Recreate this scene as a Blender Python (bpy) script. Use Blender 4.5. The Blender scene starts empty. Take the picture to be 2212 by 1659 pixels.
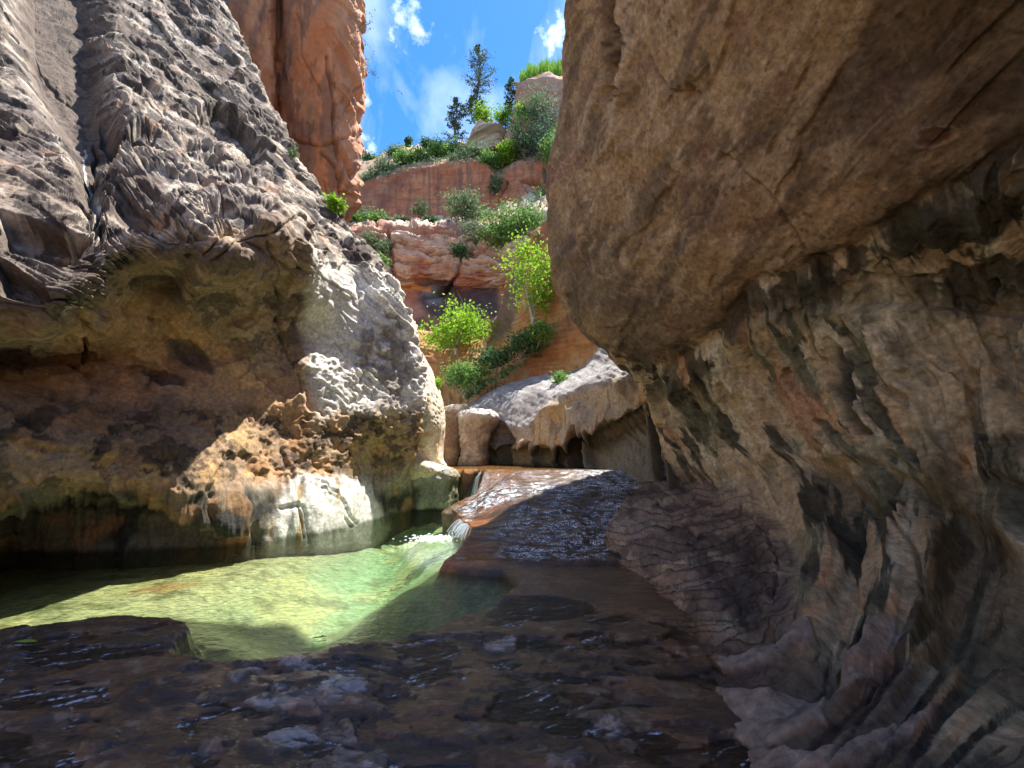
import bpy, math, random
import numpy as np
from mathutils import Vector, Matrix

# ------------------------------------------------------------------ camera, sky, sun, exposure
sc = bpy.context.scene
COL = sc.collection
PW, PH = 2212.0, 1659.0          # working frame the site was measured in
F = 922.0
PITCH = math.radians(9.3)
CP, SP = math.cos(PITCH), math.sin(PITCH)
EYE = np.array([0.0, 0.0, 1.6])
cam_d = bpy.data.cameras.new('camera')
cam = bpy.data.objects.new('camera', cam_d)
COL.objects.link(cam)
cam.location = EYE
cam.rotation_euler = (math.radians(90) + PITCH, 0, 0)
cam_d.sensor_width = 36.0
cam_d.lens = F / PW * 36.0
cam_d.clip_start = 0.05
cam_d.clip_end = 3000
sc.camera = cam

SUN_AZ, SUN_EL = math.radians(43), math.radians(67)
SUN_DIR = np.array([math.sin(SUN_AZ) * math.cos(SUN_EL), math.cos(SUN_AZ) * math.cos(SUN_EL), math.sin(SUN_EL)])
ld = bpy.data.lights.new('sun', 'SUN')
ld.energy = 5.0
ld.angle = math.radians(0.5)
ld.color = (1.0, 0.95, 0.87)
sun = bpy.data.objects.new('sun', ld)
COL.objects.link(sun)
sun.rotation_euler = Vector(SUN_DIR).to_track_quat('Z', 'Y').to_euler()

sc.view_settings.view_transform = 'Standard'
sc.view_settings.look = 'None'
sc.view_settings.gamma = 1.0
sc.view_settings.exposure = 1.55
sc.cycles.max_bounces = 10
sc.cycles.diffuse_bounces = 7
sc.cycles.glossy_bounces = 4
sc.cycles.transparent_max_bounces = 16
sc.cycles.sample_clamp_indirect = 6.0
sc.cycles.use_denoising = True

world = bpy.data.worlds.new('World')
sc.world = world
world.use_nodes = True
nt = world.node_tree
nt.nodes.clear()
def wn(t, **k):
    n = nt.nodes.new(t)
    for a, b in k.items():
        setattr(n, a, b)
    return n
wo = wn('ShaderNodeOutputWorld'); bg = wn('ShaderNodeBackground')
sky = wn('ShaderNodeTexSky'); sky.sky_type = 'NISHITA'; sky.sun_disc = False
sky.sun_elevation = SUN_EL; sky.sun_rotation = SUN_AZ
sky.altitude = 1500; sky.air_density = 1.0; sky.dust_density = 0.3; sky.ozone_density = 3.0
hs = wn('ShaderNodeHueSaturation'); hs.inputs['Saturation'].default_value = 1.28
nt.links.new(sky.outputs[0], hs.inputs['Color'])
tc = wn('ShaderNodeTexCoord')
# thin wind-drawn cloud and a few small cumulus, laid out by direction in the sky
mp = wn('ShaderNodeMapping'); mp.inputs['Rotation'].default_value = (0, math.radians(-35), math.radians(10)); mp.inputs['Scale'].default_value = (5.0, 3.0, 1.6)
nt.links.new(tc.outputs['Generated'], mp.inputs['Vector'])
n1 = wn('ShaderNodeTexNoise'); n1.inputs['Scale'].default_value = 1.3; n1.inputs['Detail'].default_value = 8; n1.inputs['Roughness'].default_value = 0.55; n1.inputs['Distortion'].default_value = 0.5
nt.links.new(mp.outputs[0], n1.inputs['Vector'])
r1 = wn('ShaderNodeMapRange'); r1.inputs['From Min'].default_value = 0.46; r1.inputs['From Max'].default_value = 0.85; r1.inputs['To Max'].default_value = 0.42
nt.links.new(n1.outputs[0], r1.inputs['Value'])
def cloud_spot(direction, radius, amount):
    """a ragged small cumulus standing in one direction of the sky"""
    d = Vector(direction).normalized()
    dist = wn('ShaderNodeVectorMath', operation='DISTANCE'); dist.inputs[1].default_value = d
    nn = wn('ShaderNodeTexNoise'); nn.inputs['Scale'].default_value = 34; nn.inputs['Detail'].default_value = 8; nn.inputs['Roughness'].default_value = 0.62
    nt.links.new(tc.outputs['Generated'], nn.inputs['Vector'])
    vm = wn('ShaderNodeVectorMath', operation='NORMALIZE'); nt.links.new(tc.outputs['Generated'], vm.inputs[0])
    nt.links.new(vm.outputs[0], dist.inputs[0])
    a = wn('ShaderNodeMath', operation='DIVIDE'); nt.links.new(dist.outputs['Value'], a.inputs[0]); a.inputs[1].default_value = radius
    b = wn('ShaderNodeMath', operation='SUBTRACT'); b.inputs[0].default_value = 1.15; nt.links.new(a.outputs[0], b.inputs[1])
    c = wn('ShaderNodeMath', operation='MULTIPLY_ADD'); nt.links.new(nn.outputs[0], c.inputs[0]); c.inputs[1].default_value = 3.4; c.inputs[2].default_value = -1.75
    e = wn('ShaderNodeMath', operation='ADD'); nt.links.new(b.outputs[0], e.inputs[0]); nt.links.new(c.outputs[0], e.inputs[1])
    g = wn('ShaderNodeMapRange'); g.inputs['From Min'].default_value = 0.35; g.inputs['From Max'].default_value = 1.5; g.inputs['To Max'].default_value = amount
    nt.links.new(e.outputs[0], g.inputs['Value'])
    return g.outputs[0]
def ray(x, y):
    u = (x - PW / 2) / F; v = (PH / 2 - y) / F
    return np.array([u, CP - v * SP, SP + v * CP])
acc = r1.outputs[0]
for (px, py, rad, am) in [(868, 36, 0.040, 0.75), (905, 66, 0.028, 0.6), (1200, 78, 0.034, 0.8), (790, 215, 0.016, 0.6), (785, 298, 0.02, 0.65), (800, 316, 0.02, 0.6)]:
    s_ = cloud_spot(ray(px, py), rad, am)
    m = wn('ShaderNodeMath', operation='MAXIMUM'); nt.links.new(acc, m.inputs[0]); nt.links.new(s_, m.inputs[1]); acc = m.outputs[0]
mixc = wn('ShaderNodeMix'); mixc.data_type = 'RGBA'
nt.links.new(acc, mixc.inputs[0]); nt.links.new(hs.outputs[0], mixc.inputs[6]); mixc.inputs[7].default_value = (7.0, 7.6, 8.4, 1)
nt.links.new(mixc.outputs[2], bg.inputs['Color'])
bg.inputs['Strength'].default_value = 0.115
nt.links.new(bg.outputs[0], wo.inputs['Surface'])

# ------------------------------------------------------------------ helpers
def at(x, y, Y):
    d = ray(x, y)
    return EYE + d * (Y / d[1])
def W(X, Y, Z):
    return np.array([X, Y, Z], float)
def onz(x, y, z):
    d = ray(x, y)
    return EYE + d * ((z - EYE[2]) / d[2])
def proj(P):
    r = P - EYE
    dy = r[..., 1] * CP + r[..., 2] * SP
    dz = -r[..., 1] * SP + r[..., 2] * CP
    dy = np.where(dy < 0.05, 0.05, dy)
    return PW / 2 + F * r[..., 0] / dy, PH / 2 - F * dz / dy

def sst(a, b, x):
    t = np.clip((x - a) / (b - a), 0, 1)
    return t * t * (3 - 2 * t)
def lerp(a, b, t):
    return a + (b - a) * t

_rs = np.random.RandomState(7)
_perm = _rs.permutation(1024).astype(np.int64)
_grad = _rs.normal(size=(1024, 3)); _grad /= np.linalg.norm(_grad, axis=1)[:, None]
_jit = _rs.rand(1024, 3)
def _h(i, j, k):
    return _perm[(_perm[(_perm[i & 1023] + j) & 1023] + k) & 1023]
def noise(P):
    P = np.asarray(P, float)
    i = np.floor(P).astype(np.int64); f = P - i
    w = f * f * f * (f * (f * 6 - 15) + 10)
    out = np.zeros(P.shape[:-1])
    for dx in (0, 1):
        wx = w[..., 0] if dx else 1 - w[..., 0]
        for dy in (0, 1):
            wy = w[..., 1] if dy else 1 - w[..., 1]
            for dz in (0, 1):
                wz = w[..., 2] if dz else 1 - w[..., 2]
                g = _grad[_h(i[..., 0] + dx, i[..., 1] + dy, i[..., 2] + dz)]
                out += wx * wy * wz * (g[..., 0] * (f[..., 0] - dx) + g[..., 1] * (f[..., 1] - dy) + g[..., 2] * (f[..., 2] - dz))
    return out * 1.6
def fbm(P, o=4, g=0.5, lac=2.03):
    a, s, r = 1.0, 0.0, 0.0
    P = np.array(P, float)
    for k in range(o):
        s = s + a * noise(P + 17.3 * k); r += a
        a *= g; P = P * lac
    return s / r
def ridged(P, o=4, g=0.5):
    a, s, r = 1.0, 0.0, 0.0
    P = np.array(P, float)
    for k in range(o):
        s = s + a * (1 - 2 * np.abs(noise(P + 9.1 * k))); r += a
        a *= g; P = P * 2.07
    return s / r
def cells(P):
    """distance to the nearest and second nearest scattered point"""
    i = np.floor(P).astype(np.int64); f = P - i
    d1 = np.full(P.shape[:-1], 9.0); d2 = d1.copy()
    for dx in (-1, 0, 1):
        for dy in (-1, 0, 1):
            for dz in (-1, 0, 1):
                j = _jit[_h(i[..., 0] + dx, i[..., 1] + dy, i[..., 2] + dz)]
                q = np.stack([j[..., 0] + dx, j[..., 1] + dy, j[..., 2] + dz], -1) - f
                d = np.sqrt((q ** 2).sum(-1))
                d2 = np.minimum(d2, np.maximum(d, d1)); d1 = np.minimum(d1, d)
    return d1, d2
def basis(n):
    n = np.array(n, float); n /= np.linalg.norm(n)
    a = np.array([0, 0, 1.0]) if abs(n[2]) < 0.9 else np.array([1.0, 0, 0])
    t = np.cross(n, a); t /= np.linalg.norm(t)
    b = np.cross(n, t)
    return t, b, n
def aniso(P, axis, along, across):
    """coordinates stretched along 'axis' (low frequency) and tight across it"""
    t, b, n = basis(axis)
    return np.stack([P @ t * across, P @ b * across, P @ n * along], -1)
def beds(P, normal, f, warp=0.35, squash=0.12, o=4):
    """sawtooth-ish sedimentary ledges: layers stacked along 'normal'"""
    t, b, n = basis(normal)
    q = P + warp * np.stack([fbm(P * 0.35 + 3, 2), fbm(P * 0.35 + 11, 2), fbm(P * 0.35 + 23, 2)], -1)
    Q = np.stack([q @ t * f * squash, q @ b * f * squash, q @ n * f], -1)
    return fbm(Q, o, 0.55), Q

def seg_dist(x, y, pts, closed=False):
    best = np.full(x.shape, 1e9)
    P = list(pts) + ([pts[0]] if closed else [])
    for (a, b) in zip(P[:-1], P[1:]):
        vx, vy = b[0] - a[0], b[1] - a[1]
        L = vx * vx + vy * vy + 1e-12
        t = np.clip(((x - a[0]) * vx + (y - a[1]) * vy) / L, 0, 1)
        best = np.minimum(best, (x - a[0] - t * vx) ** 2 + (y - a[1] - t * vy) ** 2)
    return np.sqrt(best)
def inside(x, y, pts):
    c = np.zeros(x.shape, bool)
    n = len(pts)
    for i in range(n):
        x1, y1 = pts[i][:2]; x2, y2 = pts[(i + 1) % n][:2]
        if y1 == y2:
            continue
        c ^= ((y1 > y) != (y2 > y)) & (x < (x2 - x1) * (y - y1) / (y2 - y1) + x1)
    return c
def sd(x, y, pts):
    d = seg_dist(x, y, pts, True)
    return np.where(inside(x, y, pts), d, -d)       # positive inside
def area(x, y, pts, soft):
    return sst(-soft, soft, sd(x, y, pts))
def line(x, y, pts, w):
    return 1 - sst(0, w, seg_dist(x, y, pts))

def catmull(P, counts):
    """P (n, ..., 3) control points, counts per segment -> dense along axis 0"""
    n = len(P); out = []
    for i in range(n - 1):
        p0 = P[max(i - 1, 0)]; p1 = P[i]; p2 = P[i + 1]; p3 = P[min(i + 2, n - 1)]
        m = counts[i]
        t = np.arange(m) / m
        if i == n - 2:
            t = np.arange(m + 1) / m
        t = t.reshape((-1,) + (1,) * p1.ndim)
        out.append(0.5 * ((2 * p1) + (-p0 + p2) * t + (2 * p0 - 5 * p1 + 4 * p2 - p3) * t ** 2 + (-p0 + 3 * p1 - 3 * p2 + p3) * t ** 3))
    return np.concatenate(out, 0)
def lattice(rows, step, cap=60):
    """rows of world points -> dense grid (m, n, 3); step = spacing in working pixels"""
    A = np.array(rows, float)
    x, y = proj(A)
    def counts(dx, dy, ax):
        d = np.sqrt(dx ** 2 + dy ** 2)
        d = np.median(d, axis=1 - ax) if ax == 0 else np.median(d, axis=0)
        return [int(np.clip(v / step, 3, cap)) for v in d]
    cr = counts(np.diff(x, axis=0), np.diff(y, axis=0), 0)
    cc = counts(np.diff(x, axis=1), np.diff(y, axis=1), 1)
    G = catmull(A, cr)
    G = catmull(np.swapaxes(G, 0, 1), cc)
    return np.ascontiguousarray(np.swapaxes(G, 0, 1))
def normals(G, toward):
    du = np.gradient(G, axis=1); dv = np.gradient(G, axis=0)
    n = np.cross(du, dv); n /= np.linalg.norm(n, axis=-1)[..., None] + 1e-9
    c = G[G.shape[0] // 2, G.shape[1] // 2]; m = n[G.shape[0] // 2, G.shape[1] // 2]
    if np.dot(m, np.array(toward) - c) < 0:
        n = -n
    return n

MATS = {}
def setprops(o, label=None, category=None, group=None, kind=None):
    if label: o['label'] = label
    if category: o['category'] = category
    if group: o['group'] = group
    if kind: o['kind'] = kind
    return o
def grid_obj(name, G, mat, col=None, parent=None, closed=False, smooth=True, **props):
    m, n = G.shape[:2]
    idx = np.arange(m * n).reshape(m, n)
    if closed:
        idx = np.concatenate([idx, idx[:, :1]], 1)
    q = np.stack([idx[:-1, :-1], idx[:-1, 1:], idx[1:, 1:], idx[1:, :-1]], -1).reshape(-1, 4)
    return mesh_obj(name, G.reshape(-1, 3), q, mat, None if col is None else col.reshape(-1, 3), parent, smooth, **props)
def mesh_obj(name, V, Fq, mat, col=None, parent=None, smooth=True, **props):
    V = np.asarray(V, float); Fq = np.asarray(Fq, np.int32)
    me = bpy.data.meshes.new(name)
    me.vertices.add(len(V)); me.vertices.foreach_set('co', V.ravel().astype(np.float32))
    k = Fq.shape[1]
    me.loops.add(Fq.size); me.loops.foreach_set('vertex_index', Fq.ravel())
    me.polygons.add(len(Fq)); me.polygons.foreach_set('loop_start', np.arange(0, Fq.size, k, dtype=np.int32))
    me.polygons.foreach_set('loop_total', np.full(len(Fq), k, np.int32))
    if smooth:
        me.polygons.foreach_set('use_smooth', np.ones(len(Fq), bool))
    if col is not None:
        a = me.color_attributes.new('Col', 'FLOAT_COLOR', 'POINT')
        c = np.ones((len(V), 4), np.float32); c[:, :3] = np.clip(col, 0.002, 0.9)
        a.data.foreach_set('color', c.ravel())
    me.update(calc_edges=True)
    me.materials.append(mat)
    o = bpy.data.objects.new(name, me)
    COL.objects.link(o)
    if parent is not None:
        o.parent = parent
        o.matrix_parent_inverse = Matrix.Translation(parent.location).inverted() if False else Matrix()
    return setprops(o, **props)

def rock_mat(name, rough=0.85, bump=0.25, scale=14.0, var=0.35, wet=0.0, ior=1.45, dist=0.02):
    m = bpy.data.materials.new(name); m.use_nodes = True
    t = m.node_tree; N = t.nodes; L = t.links; b = N['Principled BSDF']
    ca = N.new('ShaderNodeVertexColor'); ca.layer_name = 'Col'
    co = N.new('ShaderNodeTexCoord')
    n = N.new('ShaderNodeTexNoise'); n.inputs['Scale'].default_value = scale; n.inputs['Detail'].default_value = 9; n.inputs['Roughness'].default_value = 0.68
    L.new(co.outputs['Object'], n.inputs['Vector'])
    mr = N.new('ShaderNodeMapRange'); mr.inputs['From Min'].default_value = 0.3; mr.inputs['From Max'].default_value = 0.7
    mr.inputs['To Min'].default_value = 1 - var; mr.inputs['To Max'].default_value = 1 + var
    L.new(n.outputs[0], mr.inputs['Value'])
    vm = N.new('ShaderNodeVectorMath'); vm.operation = 'SCALE'
    L.new(ca.outputs[0], vm.inputs[0]); L.new(mr.outputs[0], vm.inputs['Scale'])
    L.new(vm.outputs[0], b.inputs['Base Color'])
    n2 = N.new('ShaderNodeTexNoise'); n2.inputs['Scale'].default_value = scale * 2.2; n2.inputs['Detail'].default_value = 10; n2.inputs['Roughness'].default_value = 0.7
    L.new(co.outputs['Object'], n2.inputs['Vector'])
    bp = N.new('ShaderNodeBump'); bp.inputs['Strength'].default_value = min(1, bump * 2.5); bp.inputs['Distance'].default_value = dist
    L.new(n2.outputs[0], bp.inputs['Height']); L.new(bp.outputs[0], b.inputs['Normal'])
    b.inputs['Roughness'].default_value = rough
    b.inputs['IOR'].default_value = ior
    if 'Specular IOR Level' in b.inputs:
        b.inputs['Specular IOR Level'].default_value = 0.5 if wet else 0.25
    if wet:
        b.inputs['Coat Weight'].default_value = wet
        b.inputs['Coat Roughness'].default_value = 0.035
        b.inputs['Coat IOR'].default_value = 1.33
        wv = N.new('ShaderNodeTexNoise'); wv.inputs['Scale'].default_value = 13; wv.inputs['Detail'].default_value = 5; wv.inputs['Roughness'].default_value = 0.6
        mpp = N.new('ShaderNodeMapping'); mpp.inputs['Scale'].default_value = (1.0, 2.6, 1.0)
        L.new(co.outputs['Object'], mpp.inputs['Vector']); L.new(mpp.outputs[0], wv.inputs['Vector'])
        cb = N.new('ShaderNodeBump'); cb.inputs['Strength'].default_value = 1.0; cb.inputs['Distance'].default_value = 0.03
        L.new(wv.outputs[0], cb.inputs['Height']); L.new(cb.outputs[0], b.inputs['Coat Normal'])
    return m
M_ROCK = rock_mat('weathered_sandstone', 0.88, 0.4, 13.0, 0.42, dist=0.03)
M_FAR = rock_mat('far_sandstone', 0.92, 0.3, 1.6, 0.22, dist=0.12)
M_RED = rock_mat('red_sandstone', 0.9, 0.3, 2.5, 0.18, dist=0.06)
M_WET = rock_mat('wet_bedrock', 0.42, 0.3, 11.0, 0.35, wet=1.0)

def mix3(c, new, m):
    return c + (np.array(new) - c) * m[..., None]

# ------------------------------------------------------------------ large structure: canyon walls
def wrap(row, offs):
    return row + [row[-1] + np.array(o, float) for o in offs]

def build_left():
    R = []
    A = lambda l: [at(*p) if len(p) == 3 else W(*p[:3]) for p in l]
    wl = [(-9.8, 2.0), (-9.4, 4.8), (-8.2, 7.2), (-7.2, 7.3), (-6.2, 7.45), (-5.45, 7.7), (-4.76, 7.85), (-4.44, 8.46), (-3.9, 9.2), (-3.34, 11.0), (-3.2, 12.0), (-2.75, 12.75)]
    R.append(wrap([W(x, y, -1.3) for x, y in wl], [(-1, 1.6, 0), (-4, 3, 0)]))
    R.append(wrap([W(x, y, -0.05) for x, y in wl], [(-1, 1.6, 0), (-4, 3, 0)]))
    def vis(first, l):
        R.append(wrap([W(*first)] + A(l), [(-0.9, 1.5, 0), (-4, 3, 0)]))
    vis((-7.4, 1.6, 0.8), [(-350, 1150, 5.5), (0, 1130, 6.7), (150, 1102, 7.2), (300, 1108, 7.5), (420, 1140, 7.7), (520, 1160, 7.8), (600, 1100, 8.5), (700, 1082, 9.3), (805, 1075, 10.9), (850, 1068, 11.7), (890, 1045, 12.3)])
    vis((-6.1, 1.2, 1.1), [(-350, 1112, 4.0), (0, 1108, 5.6), (150, 1060, 6.2), (300, 1074, 6.75), (420, 1120, 7.15), (520, 1142, 7.65), (600, 1058, 8.6), (700, 1036, 9.5), (800, 1046, 10.9), (850, 1036, 11.4), (886, 1000, 11.6)])
    vis((-5.8, 1.0, 1.9), [(-350, 960, 3.9), (0, 955, 5.45), (150, 960, 6.1), (300, 970, 6.8), (420, 985, 7.3), (520, 990, 8.1), (600, 985, 8.95), (700, 980, 9.6), (800, 975, 10.85), (860, 970, 11.3), (905, 965, 11.8)])
    vis((-5.9, 1.0, 2.7), [(-350, 850, 4.3), (0, 840, 6.0), (150, 838, 6.7), (300, 850, 7.4), (420, 862, 8.0), (520, 872, 8.75), (600, 885, 9.3), (700, 905, 9.75), (800, 905, 10.6), (865, 895, 11.2), (918, 885, 11.8)])
    vis((-6.9, 1.4, 3.3), [(-350, 770, 4.9), (0, 765, 6.4), (150, 765, 7.1), (300, 780, 7.7), (420, 795, 8.2), (520, 805, 8.8), (600, 815, 9.35), (690, 820, 9.8), (790, 830, 10.7), (865, 820, 11.3), (920, 812, 11.9)])
    vis((-6.2, 1.2, 4.2), [(-350, 640, 4.2), (0, 690, 4.9), (150, 690, 5.3), (300, 650, 7.0), (420, 665, 7.5), (520, 680, 8.3), (600, 690, 9.1), (680, 695, 10.0), (780, 700, 10.8), (850, 700, 11.4), (897, 690, 12.1)])
    vis((-6.3, 1.2, 5.2), [(-350, 450, 4.4), (0, 560, 4.9), (150, 560, 5.2), (280, 530, 5.9), (400, 520, 6.0), (500, 535, 6.5), (590, 510, 7.1), (662, 545, 8.2), (740, 565, 10.7), (800, 580, 11.3), (848, 595, 12.3)])
    vis((-6.8, 1.2, 6.2), [(-350, 250, 5.2), (0, 380, 5.7), (150, 390, 6.0), (260, 380, 6.7), (370, 390, 6.9), (470, 400, 7.5), (560, 410, 8.0), (620, 430, 9.1), (670, 455, 10.6), (720, 478, 11.6), (766, 503, 12.5)])
    vis((-7.4, 1.3, 7.5), [(-350, 50, 6.4), (0, 200, 6.9), (130, 220, 7.4), (230, 240, 8.0), (320, 255, 8.8), (400, 270, 9.6), (470, 290, 10.4), (520, 305, 11.0), (565, 318, 11.5), (612, 335, 12.1), (658, 362, 12.9)])
    vis((-8.2, 1.4, 9.5), [(-350, -200, 7.8), (0, 0, 8.2), (110, 40, 8.7), (200, 70, 9.4), (280, 95, 10.2), (350, 115, 10.9), (410, 135, 11.5), (455, 150, 12.0), (500, 165, 12.4), (542, 182, 12.9), (582, 207, 13.7)])
    vis((-9.6, 1.5, 13.0), [(-350, -500, 9.8), (0, -250, 10.2), (100, -180, 10.6), (180, -140, 11.2), (250, -105, 11.9), (310, -75, 12.4), (355, -52, 12.9), (395, -36, 13.3), (430, -22, 13.7), (458, -10, 14.1), (484, 3, 14.9)])
    vis((-12, 1.6, 18.0), [(-350, -900, 12.5), (0, -550, 12.8), (90, -420, 13.0), (160, -350, 13.4), (220, -300, 13.8), (270, -255, 14.2), (305, -225, 14.5), (340, -200, 14.8), (370, -180, 15.1), (395, -165, 15.5), (425, -145, 16.2)])
    G = lattice(R, 2.1, 85)
    x, y = proj(G)
    n = normals(G, (0, 3, 3))
    P = G
    # warped picture-plane coordinates used only to place mapped features of this wall
    wx = x + 14 * fbm(P * 1.6, 3); wy = y + 14 * fbm(P * 1.6 + 40, 3)
    upper = sst(900, 760, y)
    # scooped hollow of the upper left wall and other pockets: recesses cut to gather shade
    d = np.zeros(x.shape)
    hollow = [(20, 30), (60, -260), (200, -200), (225, 40), (232, 180), (262, 290), (215, 330), (205, 420), (170, 330), (120, 240), (70, 150)]
    d -= 0.85 * area(wx, wy, hollow, 42)
    d -= 0.25 * area(wx, wy, [(225, 500), (215, 660), (250, 700), (380, 640), (450, 545), (440, 500), (330, 430), (260, 430)], 22) * 0.8
    gashes = [([(430, 232), (475, 228), (520, 262), (562, 300), (572, 345), (540, 338), (490, 300), (440, 268)], 0.42),
              ([(235, 285), (300, 262), (355, 268), (330, 300), (260, 330), (225, 350)], 0.35),
              ([(0, 455), (60, 470), (190, 520), (200, 545), (120, 560), (0, 520)], 0.4),
              ([(0, 575), (60, 590), (110, 640), (60, 650), (0, 630)], 0.35),
              ([(365, 740), (408, 742), (450, 772), (452, 800), (410, 790), (372, 765)], 0.28),
              ([(320, 806), (350, 806), (395, 825), (400, 840), (350, 838), (325, 822)], 0.22),
              ([(395, 290), (450, 300), (500, 345), (470, 350), (410, 320)], 0.3),
              ([(440, 440), (540, 445), (560, 470), (500, 480), (445, 465)], 0.22),
              ([(300, 160), (335, 185), (345, 215), (310, 200)], 0.22),
              ([(290, 385), (330, 395), (350, 425), (300, 410)], 0.25),
              ([(225, 215), (250, 225), (262, 285), (240, 290)], 0.3)]
    for g, dep in gashes:
        d -= dep * area(wx, wy, g, 7)
    # diagonal smooth ramp (450..600, 430..560)
    # bedding: thin plates dipping down to the right, flatter on the outer block
    calm = np.maximum(area(wx, wy, hollow, 20), area(x, y, [(-600, 300), (200, 350), (190, 440), (120, 470), (-600, 420)], 30) * 0.8)
    lower = 1 - upper
    shadebowl = area(wx, wy, [(210, 640), (330, 560), (470, 500), (600, 460), (672, 560), (690, 900), (-400, 900), (-400, 700), (200, 700)], 25)
    outer = sst(240, 190, wx)
    m_ = lerp(0.92, 0.42, outer)
    ux = x + 10 * fbm(P * 0.9 + 2, 2); uy = y + 16 * fbm(P * 0.7 + 52, 3)
    ac = uy - m_ * ux; al = ux + m_ * uy
    zc = np.zeros(x.shape)
    saw = lambda v: v - np.floor(v)
    rag = 0.22 * fbm(np.stack([al / 60, ac / 14, zc], -1), 3)
    l1 = ac / 13.0 + 1.6 * noise(np.stack([al / 260, ac / 60, zc + 3], -1)) + rag
    l2 = ac / 36.0 + 1.5 * noise(np.stack([al / 300, ac / 110, zc + 9], -1)) + 0.6 * rag
    s1 = saw(l1); s2 = saw(l2)
    h1 = noise(np.stack([np.floor(l1) * 7.7, al / 150, zc], -1)); h2 = noise(np.stack([np.floor(l2) * 5.3, al / 260, zc + 4], -1))
    edge1 = sst(0.0, 0.25, s1) * (1 - 0.5 * s1); edge2 = sst(0.0, 0.12, s2) * (1 - 0.55 * s2)
    fine = fbm(np.stack([ac / 4.2, al / 55, zc], -1), 3, 0.6)
    patchy = (0.2 + 1.0 * sst(-0.2, 0.2, fbm(P * 0.9 + 21, 3))) * (0.3 + 0.7 * sst(0.12, 0.02, fbm(P * 0.45 + 221, 3)))
    plate = upper * (1 - 0.85 * calm) * (1 - 0.85 * shadebowl) * (1 - 0.6 * area(wx, wy, [(672, 540), (740, 540), (780, 600), (800, 700), (770, 800), (690, 930), (655, 700)], 20))
    b1 = edge1 - 0.5
    d += plate * (0.095 * patchy * edge1 + 0.05 * h1 * patchy + 0.17 * edge2 * (0.35 + 0.65 * sst(0.2, 0.9, patchy)) + 0.13 * h2 + 0.034 * fine * (0.3 + patchy) - 0.13)
    blocks = fbm(P * 1.1 + 81, 4)
    d += upper * (1 - 0.6 * calm) * (1 - 0.6 * shadebowl) * 0.06 * (sst(-0.03, 0.03, blocks) - 0.5)
    r1 = fbm(P * 2.2, 5, 0.55)
    d += 0.035 * r1 * (0.5 + 0.5 * upper) + 0.012 * fbm(P * 9, 3)
    fb = fbm(P * 0.8 + 44, 3); fc_ = fbm(P * 1.8 + 54, 3)
    d += shadebowl * (0.14 * fb + 0.12 * (sst(-0.02, 0.02, fb + 0.3 * fc_) - 0.5) + 0.05 * (sst(-0.02, 0.02, fc_) - 0.5))
    stepf = lambda v, s: np.where(v > 0, 1, -1) * np.minimum(np.abs(v) * s, 1) ** 0.7
    # pitted honeycomb along the lit nose and shelf
    pit = area(wx, wy, [(665, 740), (700, 690), (760, 760), (900, 760), (960, 850), (930, 910), (700, 925), (670, 880)], 18)
    c1, c2 = cells(P * 3.1 + 0.5 * fbm(P * 4, 2)[..., None]); c3, _ = cells(P * 7.5)
    nosey = area(wx, wy, [(672, 560), (740, 540), (780, 600), (800, 700), (770, 800), (690, 830), (665, 700)], 20)
    pit = pit * sst(700, 800, y)
    d -= pit * (0.07 * sst(0.52, 0.18, c1) + 0.035 * sst(0.5, 0.15, c3))
    # eroded band of the bulge under the shelf
    band = area(wx, wy, [(-500, 860), (690, 890), (930, 880), (930, 1010), (600, 1035), (420, 1080), (-500, 1060)], 24)
    cc, _ = cells(P * np.array([1.6, 1.6, 2.4]) + 0.7 * fbm(P * 2, 3)[..., None])
    d -= band * (0.03 * sst(0.6, 0.15, cc) + 0.04 * fbm(P * 2.6, 5, 0.6))
    d += band * (0.07 * (sst(-0.03, 0.03, fbm(P * 1.2 + 31, 4)) - 0.5) + 0.03 * (sst(-0.02, 0.02, fbm(P * 3.2 + 41, 3)) - 0.5))
    c5, c6 = cells(P * 5.0)
    d -= band * sst(380, 640, x) * 0.02 * sst(0.55, 0.2, c5)
    # fluted undercut near the water
    und = sst(1045, 1085, y) * sst(-0.3, 0.2, G[..., 2] + 0.3)
    U = np.stack([x / 26 + 0.6 * noise(np.stack([x / 90, y / 60, x * 0], -1)), y / 260, x * 0 + 3], -1)
    wr = area(wx, wy, [(560, 1200), (600, 1090), (640, 1030), (790, 1035), (840, 1140), (800, 1190)], 16)
    d += und * (1 - 0.65 * wr) * (0.16 * fbm(U, 4, 0.5) + 0.10 * fbm(P * 1.8, 3)) + wr * 0.10
    d -= 0.05 * wr * np.maximum(line(wx, wy, [(600, 1105), (650, 1092), (668, 1170)], 5), line(wx, wy, [(690, 1045), (735, 1090), (760, 1135)], 5))
    fl = sst(1010, 1035, y) * sst(1085, 1050, y) * sst(580, 640, x) * sst(900, 850, x)
    d += fl * 0.12 * noise(np.stack([x / 11, y * 0, x * 0 + 1], -1))
    # long open cracks
    cracks = [([(210, 230), (205, 330), (212, 450), (208, 560), (196, 690), (180, 790)], 5, 0.18),
              ([(440, 555), (470, 520), (540, 470), (600, 440)], 4, 0.10),
              ([(455, 560), (520, 520), (590, 500), (640, 470)], 3, 0.10),
              ([(595, 520), (600, 600), (610, 700), (640, 800), (650, 845)], 3, 0.10),
              ([(540, 520), (600, 560), (665, 590)], 3, 0.08),
              ([(555, 250), (640, 330), (700, 420)], 4, 0.10),
              ([(60, 50), (140, 140), (230, 200)], 3, 0.06),
              ([(0, 480), (100, 505), (170, 545)], 3, 0.06),
              ([(770, 600), (800, 640), (860, 700), (880, 780)], 3, 0.1),
              ([(600, 1100), (640, 1090), (655, 1160)], 2.5, 0.07), ([(690, 1060), (730, 1090), (750, 1140)], 2.5, 0.06)]
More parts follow.
